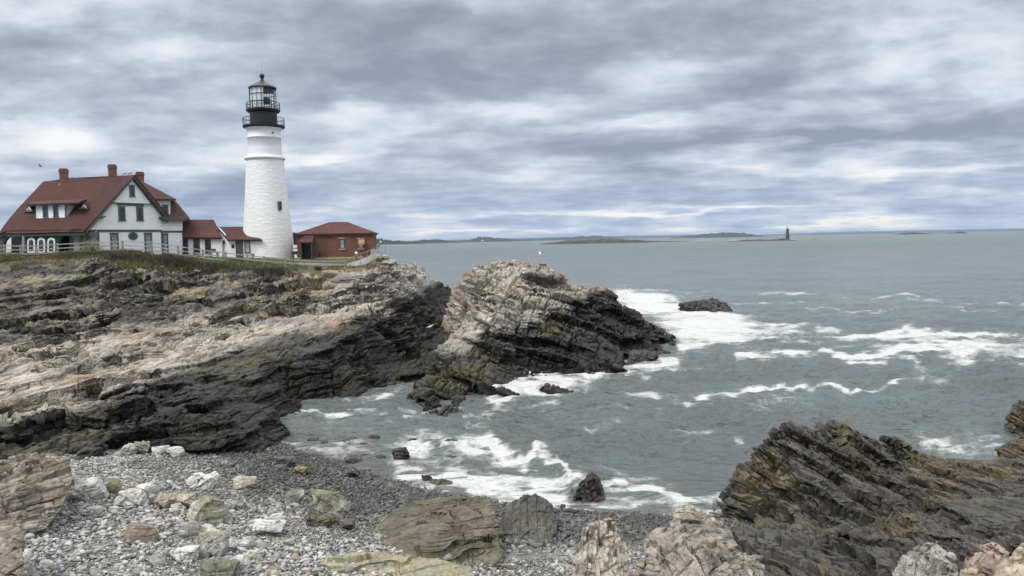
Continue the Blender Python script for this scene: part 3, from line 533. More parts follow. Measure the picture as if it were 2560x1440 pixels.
    vm = N.new('ShaderNodeVectorMath'); vm.operation = 'MULTIPLY_ADD'; L.new(wv.outputs['Color'], vm.inputs[0]); vm.inputs[1].default_value = (1.6, 1.6, 0); L.new(mp.outputs[0], vm.inputs[2])
    vo = N.new('ShaderNodeTexVoronoi'); vo.feature = 'DISTANCE_TO_EDGE'; vo.inputs['Scale'].default_value = 1.15; L.new(vm.outputs[0], vo.inputs['Vector'])
    vo2 = N.new('ShaderNodeTexVoronoi'); vo2.feature = 'DISTANCE_TO_EDGE'; vo2.inputs['Scale'].default_value = 3.1; L.new(vm.outputs[0], vo2.inputs['Vector'])
    vo3 = N.new('ShaderNodeTexVoronoi'); vo3.feature = 'DISTANCE_TO_EDGE'; vo3.inputs['Scale'].default_value = .45; L.new(vm.outputs[0], vo3.inputs['Vector'])
    web = mth('ADD', mth('MULTIPLY', mth('MINIMUM', mth('MULTIPLY', vo.outputs['Distance'], 3.2), 1), .45), mth('ADD', mth('MULTIPLY', mth('MINIMUM', mth('MULTIPLY', vo2.outputs['Distance'], 3.2), 1), .25), mth('MULTIPLY', mth('MINIMUM', mth('MULTIPLY', vo3.outputs['Distance'], 3.2), 1), .30)))
    nn = nz(nt, 1.3, 7, .68, stretch=(.45, 1.1, 1)); n4 = nz(nt, .16, 5, .6, stretch=(.5, 1.6, 1))
    thr = mth('ADD', mth('MULTIPLY', web, .46), mth('ADD', mth('MULTIPLY', nn, 1.0), mth('MULTIPLY', n4, .75)))
    f = mth('SUBTRACT', mth('ADD', mth('MULTIPLY', attr('foam'), .76), .10), mth('SUBTRACT', thr, .38)); mr = N.new('ShaderNodeMapRange'); L.new(f, mr.inputs[0]); mr.inputs[1].default_value = -.05; mr.inputs[2].default_value = .74; mr.interpolation_type = 'SMOOTHSTEP'
    fo = mr.outputs[0]
    c = mul(nt, (.116, .137, .137), (.126, .130, .124), attr('shallow'), 'MIX'); c = mul(nt, c, (.112, .142, .120), attr('green'), 'MIX')
    c = mul(nt, c, ramp(nt, nz(nt, .06, 3, .5), [(.3, .85), (.7, 1.2)])); milky = mth('MULTIPLY', attr('foam'), .26, True); c = mul(nt, c, (.26, .32, .30), milky, 'MIX')
    c = mul(nt, c, (.68, .69, .69), fo, 'MIX'); L.new(c, b.inputs['Base Color'])
    gp = N.new('ShaderNodeNewGeometry'); sy = N.new('ShaderNodeSeparateXYZ'); L.new(gp.outputs['Position'], sy.inputs[0]); ro = mth('ADD', mth('MULTIPLY', fo, .6), mth('ADD', mth('MULTIPLY', mth('MINIMUM', mth('DIVIDE', sy.outputs[1], 700), 1), .22), .13)); L.new(ro, b.inputs['Roughness']); b.inputs['IOR'].default_value = 1.333
    h1 = nz(nt, .9, 6, .62, stretch=(.55, 1.1, 1), rot=(0, 0, .38)); h2 = nz(nt, .14, 4, .55, stretch=(.5, 1.2, 1), rot=(0, 0, .3)); h3 = nz(nt, 4.5, 3, .6, stretch=(.7, 1.1, 1))
    p = bump(nt, b, h2, 2.4, 1.0); p = bump(nt, b, h1, 1.1, 1.0, p); p = bump(nt, b, h3, .05, .9, p); bump(nt, b, fo, .06, 1.0, p)
    o = mesh_obj("sea", V, F, m, attrs={'foam': foam, 'shallow': shallow, 'green': green}, flat=False); tag(o, "grey green sea streaked with white foam, reaching the horizon", "sea", kind='structure')
build_sea()
# ------------------------------------------------------------------ building helpers
class MB:
    def __init__(s): s.v = []; s.f = []
    def poly(s, pts):
        n = len(s.v); s.v += [tuple(p) for p in pts]; s.f.append(tuple(range(n, n+len(pts)))); return s
    def hexa(s, a, b):
        """prism between two loops with the same number of points"""
        n = len(s.v); k = len(a); s.v += [tuple(p) for p in a]+[tuple(p) for p in b]
        s.f.append(tuple(range(n+k-1, n-1, -1))); s.f.append(tuple(range(n+k, n+2*k)))
        for i in range(k):
            j = (i+1) % k; s.f.append((n+i, n+j, n+k+j, n+k+i))
        return s
    def bar(s, a, b, r, k=6, r2=None):
        a, b = np.array(a, float), np.array(b, float); d = b-a; d /= np.linalg.norm(d); x = np.cross(d, [0, 0, 1.0] if abs(d[2]) < .9 else [1.0, 0, 0]); x /= np.linalg.norm(x); y = np.cross(d, x)
        an = [2*math.pi*i/k+math.pi/k for i in range(k)]; r2 = r if r2 is None else r2
        return s.hexa([a+r*(math.cos(t)*x+math.sin(t)*y) for t in an], [b+r2*(math.cos(t)*x+math.sin(t)*y) for t in an])
    def lathe(s, c, prof, k=48, a0=0, a1=2*math.pi, cap=False):
        n = len(s.v); full = abs(a1-a0-2*math.pi) < 1e-6; m = k if full else k+1
        for r, z in prof:
            for i in range(m):
                t = a0+(a1-a0)*i/k; s.v.append((c[0]+r*math.cos(t), c[1]+r*math.sin(t), z))
        for q in range(len(prof)-1):
            for i in range(k):
                j = (i+1) % m; s.f.append((n+q*m+i, n+q*m+j, n+(q+1)*m+j, n+(q+1)*m+i))
        return s
    def build(s, name, mat, parent=None, smooth=False):
        me = bpy.data.meshes.new(name); inv = np.zeros(3) if parent is None else np.array(parent.location); base = inv
        if parent is not None and parent.parent is not None: base = inv+np.array(parent.parent.location)
        me.from_pydata([tuple(np.array(p)-base) for p in s.v], [], s.f); me.update()
        bm = bmesh.new(); bm.from_mesh(me); bmesh.ops.remove_doubles(bm, verts=bm.verts, dist=1e-5); bmesh.ops.recalc_face_normals(bm, faces=bm.faces); bm.to_mesh(me); bm.free()
        if smooth: me.polygons.foreach_set("use_smooth", [True]*len(me.polygons))
        me.materials.append(mat); o = bpy.data.objects.new(name, me); COL.objects.link(o)
        if parent is not None: o.parent = parent
        return o
class Facade:
    """an upright wall plane through two ground points; photo pixels on it give (u, z)"""
    def __init__(s, a, b):
        s.O = np.array([a[0], a[1], 0.0]); d = np.array([b[0]-a[0], b[1]-a[1], 0.0]); s.L = np.linalg.norm(d); s.R = d/s.L; s.N = np.array([s.R[1], -s.R[0], 0.0])
        if s.N@(CAM-s.O) < 0: s.N = -s.N
    def hit(s, px, py):
        v = ray(px, py); t = ((s.O-CAM)@s.N)/(v@s.N); p = CAM+v*t; return (p-s.O)@s.R, p[2]
    def pt(s, u, z, d=0.0): return s.O+s.R*u+s.N*d+np.array([0, 0, z])
    def at(s, px, py, d=0.0): return s.pt(*s.hit(px, py), d)
    def box(s, mb, u0, u1, z0, z1, d0, d1):
        lo = [s.pt(u0, z0, d0), s.pt(u1, z0, d0), s.pt(u1, z1, d0), s.pt(u0, z1, d0)]; hi = [s.pt(u0, z0, d1), s.pt(u1, z0, d1), s.pt(u1, z1, d1), s.pt(u0, z1, d1)]; return mb.hexa(lo, hi)
    def prism(s, mb, px, d0, d1):
        uv = [s.hit(*p) for p in px]; return mb.hexa([s.pt(u, z, d0) for u, z in uv], [s.pt(u, z, d1) for u, z in uv])
    def rect(s, x0, y0, x1, y1):
        u0, z1 = s.hit(x0, y0); u1, _ = s.hit(x1, y0); _, z0 = s.hit(x0, y1); return min(u0, u1), max(u0, u1), min(z0, z1), max(z0, z1)
    def window(s, parent, x0, y0, x1, y1, fm, gm, fw=.13, cols=2, rows=2, upper=None, name="window", back=0.0, sash=True):
        u0, u1, z0, z1 = s.rect(x0, y0, x1, y1); fr = MB(); e = .07
        s.box(fr, u0-fw*.3, u0+fw*.7, z0, z1, back, back+e); s.box(fr, u1-fw*.7, u1+fw*.3, z0, z1, back, back+e)
        s.box(fr, u0+fw*.7, u1-fw*.7, z1-fw*.7, z1, back, back+e); s.box(fr, u0-fw*.5, u1+fw*.5, z1, z1+fw*.5, back, back+e+.04); s.box(fr, u0-fw*.5, u1+fw*.5, z0-fw*.6, z0, back, back+e+.06)
        w = fr.build(name, fm, parent); g = MB(); s.box(g, u0+fw*.7, u1-fw*.7, z0, z1-fw*.7, back, back+.025); g.build("pane", gm, w)
        mu = MB(); zm = (z0+z1)/2; a, b = u0+fw*.7, u1-fw*.7
        if sash: s.box(mu, a, b, zm-.03, zm+.03, back+.025, back+.055)
        for c in range(1, cols): q = a+(b-a)*c/cols; s.box(mu, q-.012, q+.012, zm+.03, z1-fw*.7, back+.025, back+.045)
        for r in range(1, rows): q = zm+(z1-zm)*r/rows; s.box(mu, a, b, q-.012, q+.012, back+.026, back+.044)
        if mu.v: mu.build("sash", fm, w)
        return w
def mat_clapboard():
    m, nt, b = newmat("white_clapboard"); tc = nt.nodes.new('ShaderNodeTexCoord'); sp = nt.nodes.new('ShaderNodeSeparateXYZ'); nt.links.new(tc.outputs['Object'], sp.inputs[0])
    w = nt.nodes.new('ShaderNodeMath'); w.operation = 'MULTIPLY'; w.inputs[1].default_value = 1/.19; nt.links.new(sp.outputs[2], w.inputs[0]); fr = nt.nodes.new('ShaderNodeMath'); fr.operation = 'FRACT'; nt.links.new(w.outputs[0], fr.inputs[0])
    n = nz(nt, 1.5, 5, .6); c = mul(nt, (.84, .845, .84), ramp(nt, n, [(.3, .90), (.7, 1.03)])); nt.links.new(c, b.inputs['Base Color']); b.inputs['Roughness'].default_value = .6
    iv = nt.nodes.new('ShaderNodeMath'); iv.operation = 'SUBTRACT'; iv.inputs[0].default_value = 1; nt.links.new(fr.outputs[0], iv.inputs[1]); bump(nt, b, iv.outputs[0], .03, 1.0); return m
def mat_shingle(name, col):
    m, nt, b = newmat(name); n1 = nz(nt, 1.1, 6, .65); n2 = nz(nt, 7, 4, .7); n3 = nz(nt, .35, 3, .6, stretch=(1, 1, .25))
    c = mul(nt, col, ramp(nt, n1, [(.3, .78), (.7, 1.18)])); c = mul(nt, c, ramp(nt, n2, [(.3, .80), (.7, 1.2)])); c = mul(nt, c, ramp(nt, n3, [(.35, .8), (.65, 1.12)]))
    tc = nt.nodes.new('ShaderNodeTexCoord'); sp = nt.nodes.new('ShaderNodeSeparateXYZ'); nt.links.new(tc.outputs['Object'], sp.inputs[0])
    w = nt.nodes.new('ShaderNodeMath'); w.operation = 'MULTIPLY'; w.inputs[1].default_value = 1/.13; nt.links.new(sp.outputs[2], w.inputs[0]); fr = nt.nodes.new('ShaderNodeMath'); fr.operation = 'FRACT'; nt.links.new(w.outputs[0], fr.inputs[0])
    nt.links.new(c, b.inputs['Base Color']); b.inputs['Roughness'].default_value = .85; p = bump(nt, b, fr.outputs[0], .02, .8); bump(nt, b, n2, .03, .8, p); return m
def mat_brick():
    m, nt, b = newmat("red_brick"); tc = nt.nodes.new('ShaderNodeTexCoord'); mp = nt.nodes.new('ShaderNodeMapping'); mp.inputs[2].default_value = (math.radians(90), 0, 0); nt.links.new(tc.outputs['Object'], mp.inputs[0])
    br = nt.nodes.new('ShaderNodeTexBrick'); br.inputs['Scale'].default_value = 1.0; br.inputs['Brick Width'].default_value = .34; br.inputs['Row Height'].default_value = .125; br.inputs['Mortar Size'].default_value = .014
    br.inputs['Color1'].default_value = (.15, .052, .035, 1); br.inputs['Color2'].default_value = (.19, .067, .043, 1); br.inputs['Mortar'].default_value = (.20, .125, .09, 1); nt.links.new(mp.outputs[0], br.inputs['Vector'])
    n = nz(nt, .8, 6, .65); n2 = nz(nt, .5, 4, .6, stretch=(1, 1, .3)); c = mul(nt, br.outputs['Color'], ramp(nt, n, [(.3, .72), (.7, 1.2)])); c = mul(nt, c, ramp(nt, n2, [(.35, .82), (.6, 1.1)]))
    nt.links.new(c, b.inputs['Base Color']); b.inputs['Roughness'].default_value = .88; bump(nt, b, br.outputs['Fac'], -.012); return m
def mat_tower():
    m, nt, b = newmat("whitewashed_stone"); vo = nt.nodes.new('ShaderNodeTexVoronoi'); vo.inputs['Scale'].default_value = 1.9; vo.feature = 'SMOOTH_F1'; tc = nt.nodes.new('ShaderNodeTexCoord'); mp = nt.nodes.new('ShaderNodeMapping')
    mp.inputs[3].default_value = (.7, .7, 2.2); nt.links.new(tc.outputs['Object'], mp.inputs[0]); wn = nt.nodes.new('ShaderNodeTexNoise'); wn.inputs['Scale'].default_value = 1.4; nt.links.new(mp.outputs[0], wn.inputs['Vector'])
    wv = nt.nodes.new('ShaderNodeVectorMath'); wv.operation = 'MULTIPLY_ADD'; nt.links.new(wn.outputs['Color'], wv.inputs[0]); wv.inputs[1].default_value = (.7, .7, .7); nt.links.new(mp.outputs[0], wv.inputs[2]); nt.links.new(wv.outputs[0], vo.inputs['Vector']); e = ramp(nt, vo.outputs['Distance'], [(.15, 1.0), (.75, 0.0)])
    n = nz(nt, 2.6, 7, .7, stretch=(.8, .8, 2.4)); n2 = nz(nt, .3, 5, .6, stretch=(1, 1, .35)); n3 = nz(nt, .9, 6, .7, stretch=(1, 1, .12)); c = mul(nt, (.86, .865, .86), ramp(nt, n2, [(.3, .93), (.7, 1.02)])); c = mul(nt, c, ramp(nt, n, [(.22, .84), (.42, 1.0)])); c = mul(nt, c, ramp(nt, n3, [(.28, .88), (.45, 1.0)]))
    nt.links.new(c, b.inputs['Base Color']); b.inputs['Roughness'].default_value = .55; p = bump(nt, b, e, .045, .55); bump(nt, b, n, .09, .6, p); return m
def glass_mat(name="window_glass", col=(.03, .035, .04)):
    m, nt, b = newmat(name); n = nz(nt, .9, 3, .5); nt.links.new(mul(nt, col, ramp(nt, n, [(.3, .6), (.7, 1.6)])), b.inputs['Base Color']); b.inputs['Roughness'].default_value = .06; b.inputs['IOR'].default_value = 1.5; return m
CLAP, SHING, BRICK, TOWER, GLASS = mat_clapboard(), mat_shingle("red_shingle", (.070, .0235, .020)), mat_brick(), mat_tower(), glass_mat()
SHING2 = mat_shingle("red_shingle_faded", (.095, .031, .027)); GREEN = plain("green_trim_paint", (.060, .082, .070), .5, .12, 3); GREYGREEN = plain("grey_green_window_paint", (.085, .105, .105), .5, .12, 3)
WHITE = plain("white_paint", (.80, .805, .81), .5, .05, 3); BLACK = plain("black_iron", (.012, .0125, .014), .5, .2, 3, .0, .01); CHIM = mat_brick(); CHIM.name = "chimney_brick"; STONE = plain("granite_block", (.36, .34, .30), .85, .18, 2.5, 0, .03)
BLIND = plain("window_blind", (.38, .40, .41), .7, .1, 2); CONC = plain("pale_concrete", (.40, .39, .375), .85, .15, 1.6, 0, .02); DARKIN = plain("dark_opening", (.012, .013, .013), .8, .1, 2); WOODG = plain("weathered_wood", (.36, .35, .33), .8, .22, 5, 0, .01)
COPPER = plain("weathered_copper", (.32, .235, .13), .5, .15, 4, .2); STEEL = plain("galvanised_steel", (.34, .35, .36), .45, .1, 5, .5); TAN = plain("sandstone_lintel", (.42, .34, .22), .8, .12, 3); LEAD = plain("lead_flashing", (.34, .32, .29), .6, .2, 4)

# ------------------------------------------------------------------ white lighthouse
def build_tower():
    D = 106.0; sc = D/FPX; c = P(672, 646, D); cx, cy = c[0], c[1]
    def zz(py): return P(672-(646-py)*.034, py, D)[2]
    root = empty("lighthouse", (cx, cy, zz(646)), "tall white stone lighthouse tower with black lantern on the headland", "lighthouse")
    cc = (cx, cy)
    h = lambda px: px*sc
    mb = MB(); z0, z1 = zz(652), zz(400); prof = [(h(66.0), z0)]+[(h(65.3+(44.6-65.3)*t-2.0*math.sin(math.pi*t)*(.6)), zz(646)+(z1-zz(646))*t) for t in np.linspace(0, 1, 40)]
    mb.lathe(cc, prof, 96); t = mb.build("tower_wall", TOWER, root, True)
    mb = MB(); mb.lathe(cc, [(h(44.6), zz(400)), (h(48.3), zz(399.5)), (h(48.6), zz(396)), (h(47.2), zz(393.5)), (h(46), zz(391.5)), (h(41.2), zz(391))], 96); mb.build("stone_belt", WHITE, root, True)
    mb = MB(); mb.lathe(cc, [(h(41.2), zz(391)), (h(40.2), zz(372)), (h(39.5), zz(347)), (h(40.6), zz(346.5)), (h(40.6), zz(344)), (h(39.6), zz(343.5)), (h(39.4), zz(330)), (h(40.3), zz(327)), (h(42.4), zz(324)), (h(45), zz(322))], 96); mb.build("upper_wall", WHITE, root, True)
    mb = MB(); mb.lathe(cc, [(h(44.5), zz(322)), (h(48), zz(321)), (h(50.5), zz(318.5)), (h(50.6), zz(316)), (h(32), zz(316))], 96); mb.build("gallery_deck", BLACK, root)
    mb = MB(); mb.lathe(cc, [(h(32.6), zz(316)), (h(32.6), zz(281))], 64); mb.build("watch_room", BLACK, root, True)
    mb = MB(); mb.lathe(cc, [(h(32.6), zz(283)), (h(38), zz(281)), (h(40.8), zz(277.5)), (h(40.9), zz(275)), (h(20), zz(275))], 64); mb.build("lantern_deck", BLACK, root)
    def rail(name, r, zb, zt, n, rings, br):
        mb = MB()
        for i in range(n):
            t = 2*math.pi*i/n; mb.bar((cx+r*math.cos(t), cy+r*math.sin(t), zb), (cx+r*math.cos(t), cy+r*math.sin(t), zt), br, 5)
        for f, rr in rings:
            z = zb+(zt-zb)*f; mb.lathe(cc, [(r-rr, z-rr), (r+rr, z-rr), (r+rr, z+rr), (r-rr, z+rr), (r-rr, z-rr)], 64)
        mb.build(name, BLACK, root)
    rail("gallery_railing", h(49.2), zz(316.5), zz(297), 40, [(1, .03), (.5, .018), (.08, .018)], .017); rail("lantern_railing", h(39.8), zz(275.5), zz(258.5), 16, [(1, .032), (.52, .025), (.2, .022)], .03)
    # lantern room
    rl = h(31.4); zb, zt = zz(275), zz(221); mb = MB(); k = 16
    for i in range(k):
        t = 2*math.pi*(i+.5)/k; mb.bar((cx+rl*math.cos(t), cy+rl*math.sin(t), zb), (cx+rl*math.cos(t), cy+rl*math.sin(t), zt), .04, 5)
    for f in (.03, .36, .70, .98):
        z = zb+(zt-zb)*f; mb.lathe(cc, [(rl-.035, z-.035), (rl+.035, z-.035), (rl+.035, z+.035), (rl-.035, z+.035), (rl-.035, z-.035)], k, math.pi/k, 2*math.pi+math.pi/k-1e-9)
    mb.build("lantern_frame", BLACK, root)
    g, nt, b = newmat("lantern_glass"); b.inputs['Base Color'].default_value = (.92, .97, .95, 1); b.inputs['Transmission Weight'].default_value = 1; b.inputs['Roughness'].default_value = .02; b.inputs['IOR'].default_value = 1.02; n = nz(nt, 1, 2); nt.links.new(ramp(nt, n, [(0, .01), (1, .05)]), b.inputs['Roughness'])
    mb = MB(); mb.lathe(cc, [(rl-.05, zb), (rl-.05, zt)], k, math.pi/k, 2*math.pi+math.pi/k-1e-9); mb.build("lantern_glazing", g, root)
    view = math.atan2(CAM[1]-cy, CAM[0]-cx)
    pw = plain("lantern_blind", (.80, .83, .84), .5, .08, 2); mb = MB(); mb.lathe(cc, [(rl-.13, zb), (rl-.13, zt)], 16, view-math.radians(88), view+math.radians(3)); mb.build("storm_panel", pw, root)
    mb = MB(); lc = (cx+.36, cy-.1); mb.lathe(lc, [(.0, zz(246)), (.62, zz(246)), (.66, zz(252)), (.66, zz(258)), (.5, zz(260)), (0, zz(260))], 12); mb.lathe((cx-.1, cy), [(.0, zz(260)), (.22, zz(260)), (.28, zz(275)), (0, zz(275))], 10); mb.lathe(cc, [(0, zz(230)), (rl-.2, zz(230)), (rl-.2, zz(222)), (0, zz(222))], 24); mb.build("beacon", plain("beacon_metal", (.03, .034, .036), .3, .2, 3), root)
    mb = MB(); mb.lathe(cc, [(h(31), zz(223)), (h(34), zz(222)), (h(34.2), zz(219.5)), (h(32), zz(217.5)), (h(18.5), zz(210.3)), (h(6), zz(203))], 16); mb.build("lantern_roof", plain("roof_iron", (.055, .058, .065), .45, .2, 2), root)
    mb = MB(); mb.lathe(cc, [(h(6), zz(203.5)), (h(6), zz(201.5)), (h(3.2), zz(200)), (h(3.4), zz(197.5)), (h(4.6), zz(196.8)), (h(3), zz(195.6))]+[(h(6.1)*math.cos(a), zz(190)+h(6.1)*math.sin(a)) for a in np.linspace(-1.1, 1.57, 10)], 20); mb.build("ball_vent", BLACK, root, True)
    mb = MB(); mb.bar((cx, cy, zz(186)), (cx, cy, zz(159)), .035, 5, .012); mb.build("lightning_rod", STEEL, root)
    # tower window and the small port above
    fc = np.array([cx, cy, 0]); dirn = np.array([CAM[0]-cx, CAM[1]-cy, 0]); dirn /= np.linalg.norm(dirn); side = np.array([-dirn[1], dirn[0], 0]); side = side if side[0] > 0 else -side
    def onwall(px, py, r):
        x = (px-(672-(646-py)*.034))*sc; a = math.asin(max(-.98, min(.98, x/r))); return fc+dirn*r*math.cos(a)+side*r*math.sin(a)+np.array([0, 0, zz(py)]), dirn*math.cos(a)+side*math.sin(a)
    p, n = onwall(697.5, 517, h(54.6)); tv = np.cross([0, 0, 1], n); up = np.array([0, 0, 1.0])
    def slab(mb, p, hw, hh, d0, d1):
        q = lambda a, b, d: p+tv*a+up*b+n*d; mb.hexa([q(-hw, -hh, d0), q(hw, -hh, d0), q(hw, hh, d0), q(-hw, hh, d0)], [q(-hw, -hh, d1), q(hw, -hh, d1), q(hw, hh, d1), q(-hw, hh, d1)])
    mb = MB(); slab(mb, p, .25, .58, -.3, .13); w = mb.build("window", GREYGREEN, root); mb = MB(); slab(mb, p+up*.26, .16, .24, .10, .15); slab(mb, p-up*.26, .16, .24, .10, .15); mb.build("pane", GLASS, w)
    p, n = onwall(681.5, 336, h(39.6)); mb = MB(); mb.bar(p-n*.2, p+n*.05, .15, 14); mb.build("port_hole", GREYGREEN, root)
build_tower()

# ------------------------------------------------------------------ keeper's house
def build_house():
    base = P(330, 632, 95); root = empty("keepers_house", base, "large white clapboard house with a steep red shingle roof and green trim", "house")
    G = Facade(P(228, 600, 92.3), P(457, 600, 102.5))
    H = G.hit
    # gable wall, main part and the wing to its right
    def wall(px, d0, d1, mat=CLAP, name="wall"):
        mb = MB(); G.prism(mb, px, d0, d1); return mb.build(name, mat, root)
    wall([(240, 640), (404, 646), (404, 562), (410, 541), (331, 441), (240, 541)], -7.0, 0.0)
    wall([(404, 646), (457, 646), (458, 577), (458, 553), (404, 553)], -9.0, -.14)
    mb = MB(); u0, z0 = H(212, 575); G.prism(mb, [(214, 575), (241, 574), (241, 548)], -.5, -.02); mb.build("wall", CLAP, root)
    # gable triangle stands a little proud, with a dentil line beneath
    mb = MB(); G.prism(mb, [(280, 506), (376, 511), (331, 449)], 0.003, .12); mb.build("gable_panel", CLAP, root)
    mb = MB(); G.prism(mb, [(277, 508), (379, 512), (379, 509.5), (277, 505.5)], .122, .2); mb.build("gable_band", GREEN, root)
    # belt course and corner boards
    mb = MB(); a = H(241, 574.5); b_ = H(404, 575.5); G.box(mb, a[0], b_[0], a[1]-.25, a[1]+.02, .003, .06); G.box(mb, a[0]-.02, a[0]+.14, base[2]-.5, a[1]-.25, .003, .05); G.box(mb, b_[0]-.12, b_[0], base[2]-.5, a[1]-.25, .003, .05); mb.build("belt_course", GREEN, root)
    mb = MB(); a2 = H(404, 576.5); b2 = H(458, 576.5); G.box(mb, a2[0], b2[0], a2[1]-.25, a2[1], -.137, -.08); G.box(mb, b2[0]-.1, b2[0]+.02, base[2]-1, a2[1]-.25, -.137, -.08); G.box(mb, H(404, 600)[0]+.02, H(404, 600)[0]+.28, base[2]-1, a2[1]-.25, -.137, -.09); mb.build("belt_course", GREEN, root)
    # windows
    for (x0, y0, x1, y1) in ((296, 517, 311, 550), (341, 517, 356, 550)): G.window(root, x0, y0, x1, y1, GREYGREEN, GLASS, .2, 3, 3)
    mb = MB(); G.prism(mb, [(292.5, 513.5), (358.5, 515), (358.5, 510.5), (292.5, 509)], .003, .09); mb.build("window_head", GREYGREEN, root)
    G.window(root, 322, 464, 333.5, 490, GREYGREEN, GLASS, .18, 2, 2, back=.12)
    for (x0, y0, x1, y1) in ((276, 584, 294, 628), (361, 584, 378, 630)): G.window(root, x0, y0, x1, y1, GREYGREEN, BLIND, .22, 4, 3)
    G.window(root, 407, 585, 420, 632, GREYGREEN, BLIND, .2, 3, 3, back=-.137)
    u, z = H(332.5, 590); mb = MB(); k = 20
    ring = lambda r, d: [G.pt(u+r*1.25*math.cos(2*math.pi*i/k), z+r*math.sin(2*math.pi*i/k), d) for i in range(k)]
    mb.hexa(ring(.50, 0.003), ring(.50, .07)); w = mb.build("round_window", GREYGREEN, root); mb = MB(); mb.hexa(ring(.33, .071), ring(.33, .085)); mb.build("pane", GLASS, w)
    # main roof: plane from the ridge down over the porch
    ap = G.at(331, 437, .55); er = G.at(212, 574, .55); rl_ = P(177, 443.5, 99.0)
    nA = np.cross(er-ap, rl_-ap); nA /= np.linalg.norm(nA); nA = nA if nA[2] > 0 else -nA
    def A(px, py, lift=0.0):
        v = ray(px, py); t = ((ap-CAM)@nA)/(v@nA); return CAM+v*t+nA*lift
    th = -nA*.22
    def slabpoly(pts, name, mat=SHING, parent=root, t=th):
        mb = MB(); mb.hexa(pts, [p+t for p in pts]); return mb.build(name, mat, parent)
    eave = [(212, 575), (206, 578)]+[(190-20*math.cos(a), 579.5-8.0*math.sin(a)) for a in np.linspace(-.1, 3.2, 9)]+[(140, 580.5), (60, 583.5)]+[(36-22*math.cos(a), 583-8*math.sin(a)) for a in np.linspace(0, 2.2, 7)]+[(10, 580), (0, 584), (-22, 585)]
    front = [A(*p) for p in eave]; left = [A(-2, 579), A(23, 545), A(52, 514), A(106, 454)]
    roof_main = slabpoly([ap]+front+[A(-2, 580), A(23, 546), A(51, 514), A(108, 453.5), A(150, 451), A(168, 447.5), A(178, 443.5), A(225, 446), A(270, 443)], "roof")
    # far slope of the same roof, and the right-hand slope of the gable
    back = np.array([G.N[0]*-1, G.N[1]*-1, 0])
    ar = G.at(331, 437, .55); rr = G.at(417, 541, .55); deep = -G.N*8.5
    nB = np.cross(rr-ar, deep); nB /= np.linalg.norm(nB); nB = nB if nB[2] > 0 else -nB
    slabpoly([ar, rr, rr+deep, ar+deep], "roof", t=-nB*.22)
    back_l = P(108, 455, 99.3); slabpoly([ar+deep*.2, P(178, 444.5, 99.2), P(108, 454.5, 99.5), P(112, 560, 107), P(331, 560, 107)], "roof", t=np.array([0, 0, -.2]))
    # rake boards of the gable
    def rake(p0, p1, w, d0, d1):
        mb = MB(); (x0, y0), (x1, y1) = p0, p1; G.prism(mb, [(x0, y0), (x1, y1), (x1, y1+w), (x0, y0+w)], d0, d1); mb.build("rake_board", GREEN, root)
    rake((331, 438.2), (417, 542.5), 11, .33, .52); rake((331, 438.2), (213, 576), 5.5, .33, .52); rake((331, 449), (417, 553), 4, .0, .33)
    for x0, x1, y in ((238, 259, 540), (396, 420, 542)):
        mb = MB(); G.prism(mb, [(x0, y), (x1, y+.6), (x1-2, y+3.4), (x1-7, y+4.8), (x1-8, y+7.5), (x0+3, y+6.5)], .0, .55); mb.build("cornice_return", GREEN, root)
    # wing to the right: eave, hip roof, hipped dormer
    Wf = Facade(G.pt(H(404, 560)[0], 0, -.14)[:2], G.pt(H(458, 560)[0], 0, -.14)[:2])
    mb = MB(); G.prism(mb, [(403, 546.5), (468, 546.5), (459, 553), (403, 553.5)], -.6, .45); mb.build("eave_board", GREEN, root)
    e0, e1 = G.at(400, 546.5, .45), G.at(468, 546.8, .45); t1 = P(358, 457, 106); t2 = P(433, 503, 107)
    slabpoly([e0, e1, P(452, 521, 105.5), P(433, 502, 107), P(372, 502, 106)], "roof", t=np.array([0, .12, -.15]))
    slabpoly([e1, P(452, 521, 105.5), P(433, 502, 107), P(440, 503, 112), P(475, 546, 113)], "roof", t=np.array([-.1, 0, -.1]))
    D = Facade(P(386, 520, 100.2), P(428, 520, 102.1)); mb = MB(); D.prism(mb, [(386, 500), (427, 502), (427, 536), (414, 540), (390, 522)], -2.5, 0); mb.build("dormer_wall", CLAP, root)
    D.window(root, 406, 513, 419, 533, GREYGREEN, GLASS, .2, 2, 2); mb = MB(); D.prism(mb, [(426, 503), (429, 503), (429, 537), (426, 537)], .003, .06); mb.build("corner_board", GREEN, root)
    mb = MB(); D.prism(mb, [(384, 496.5), (433, 499), (433, 502.5), (386, 502)], -2.6, .55); mb.build("eave_board", GREEN, root)
    slabpoly([D.at(372, 497, .6), D.at(434, 498.5, .6), P(358, 456, 107.5), P(346, 448, 104)], "roof", t=np.array([0, .1, -.12])); slabpoly([D.at(434, 498.5, .6), P(436, 499, 110), P(358, 456, 107.5)], "roof", t=np.array([0, .0, -.12]))
    # shed dormer on the main slope, with two windows
    ds = Facade(A(89, 545)[:2], A(166, 543)[:2]); q0 = A(89, 546); sh = (q0-ds.O)@ds.N
    mb = MB(); ds.prism(mb, [(89, 546), (167, 544), (167, 512), (89, 514)], sh-3.2, sh); mb.build("dormer_wall", CLAP, root)
    for x0, x1 in ((108.5, 119.5), (134.5, 145)): ds.window(root, x0, 517, x1, 542, GREYGREEN, GLASS, .16, 2, 2, back=sh)
    for nm, q in (("corner_board", [(89, 513), (91, 513), (91, 546), (89, 546)]), ("corner_board", [(163.5, 511), (167.5, 511), (167.5, 544), (163.5, 544)]), ("window_head", [(107, 514), (121, 513.6), (121, 517), (107, 517)]), ("window_head", [(133, 513.4), (147, 513), (147, 516.5), (133, 516.5)])):
        mb = MB(); ds.prism(mb, q, sh+.003, sh+.05); mb.build(nm, GREEN, root)
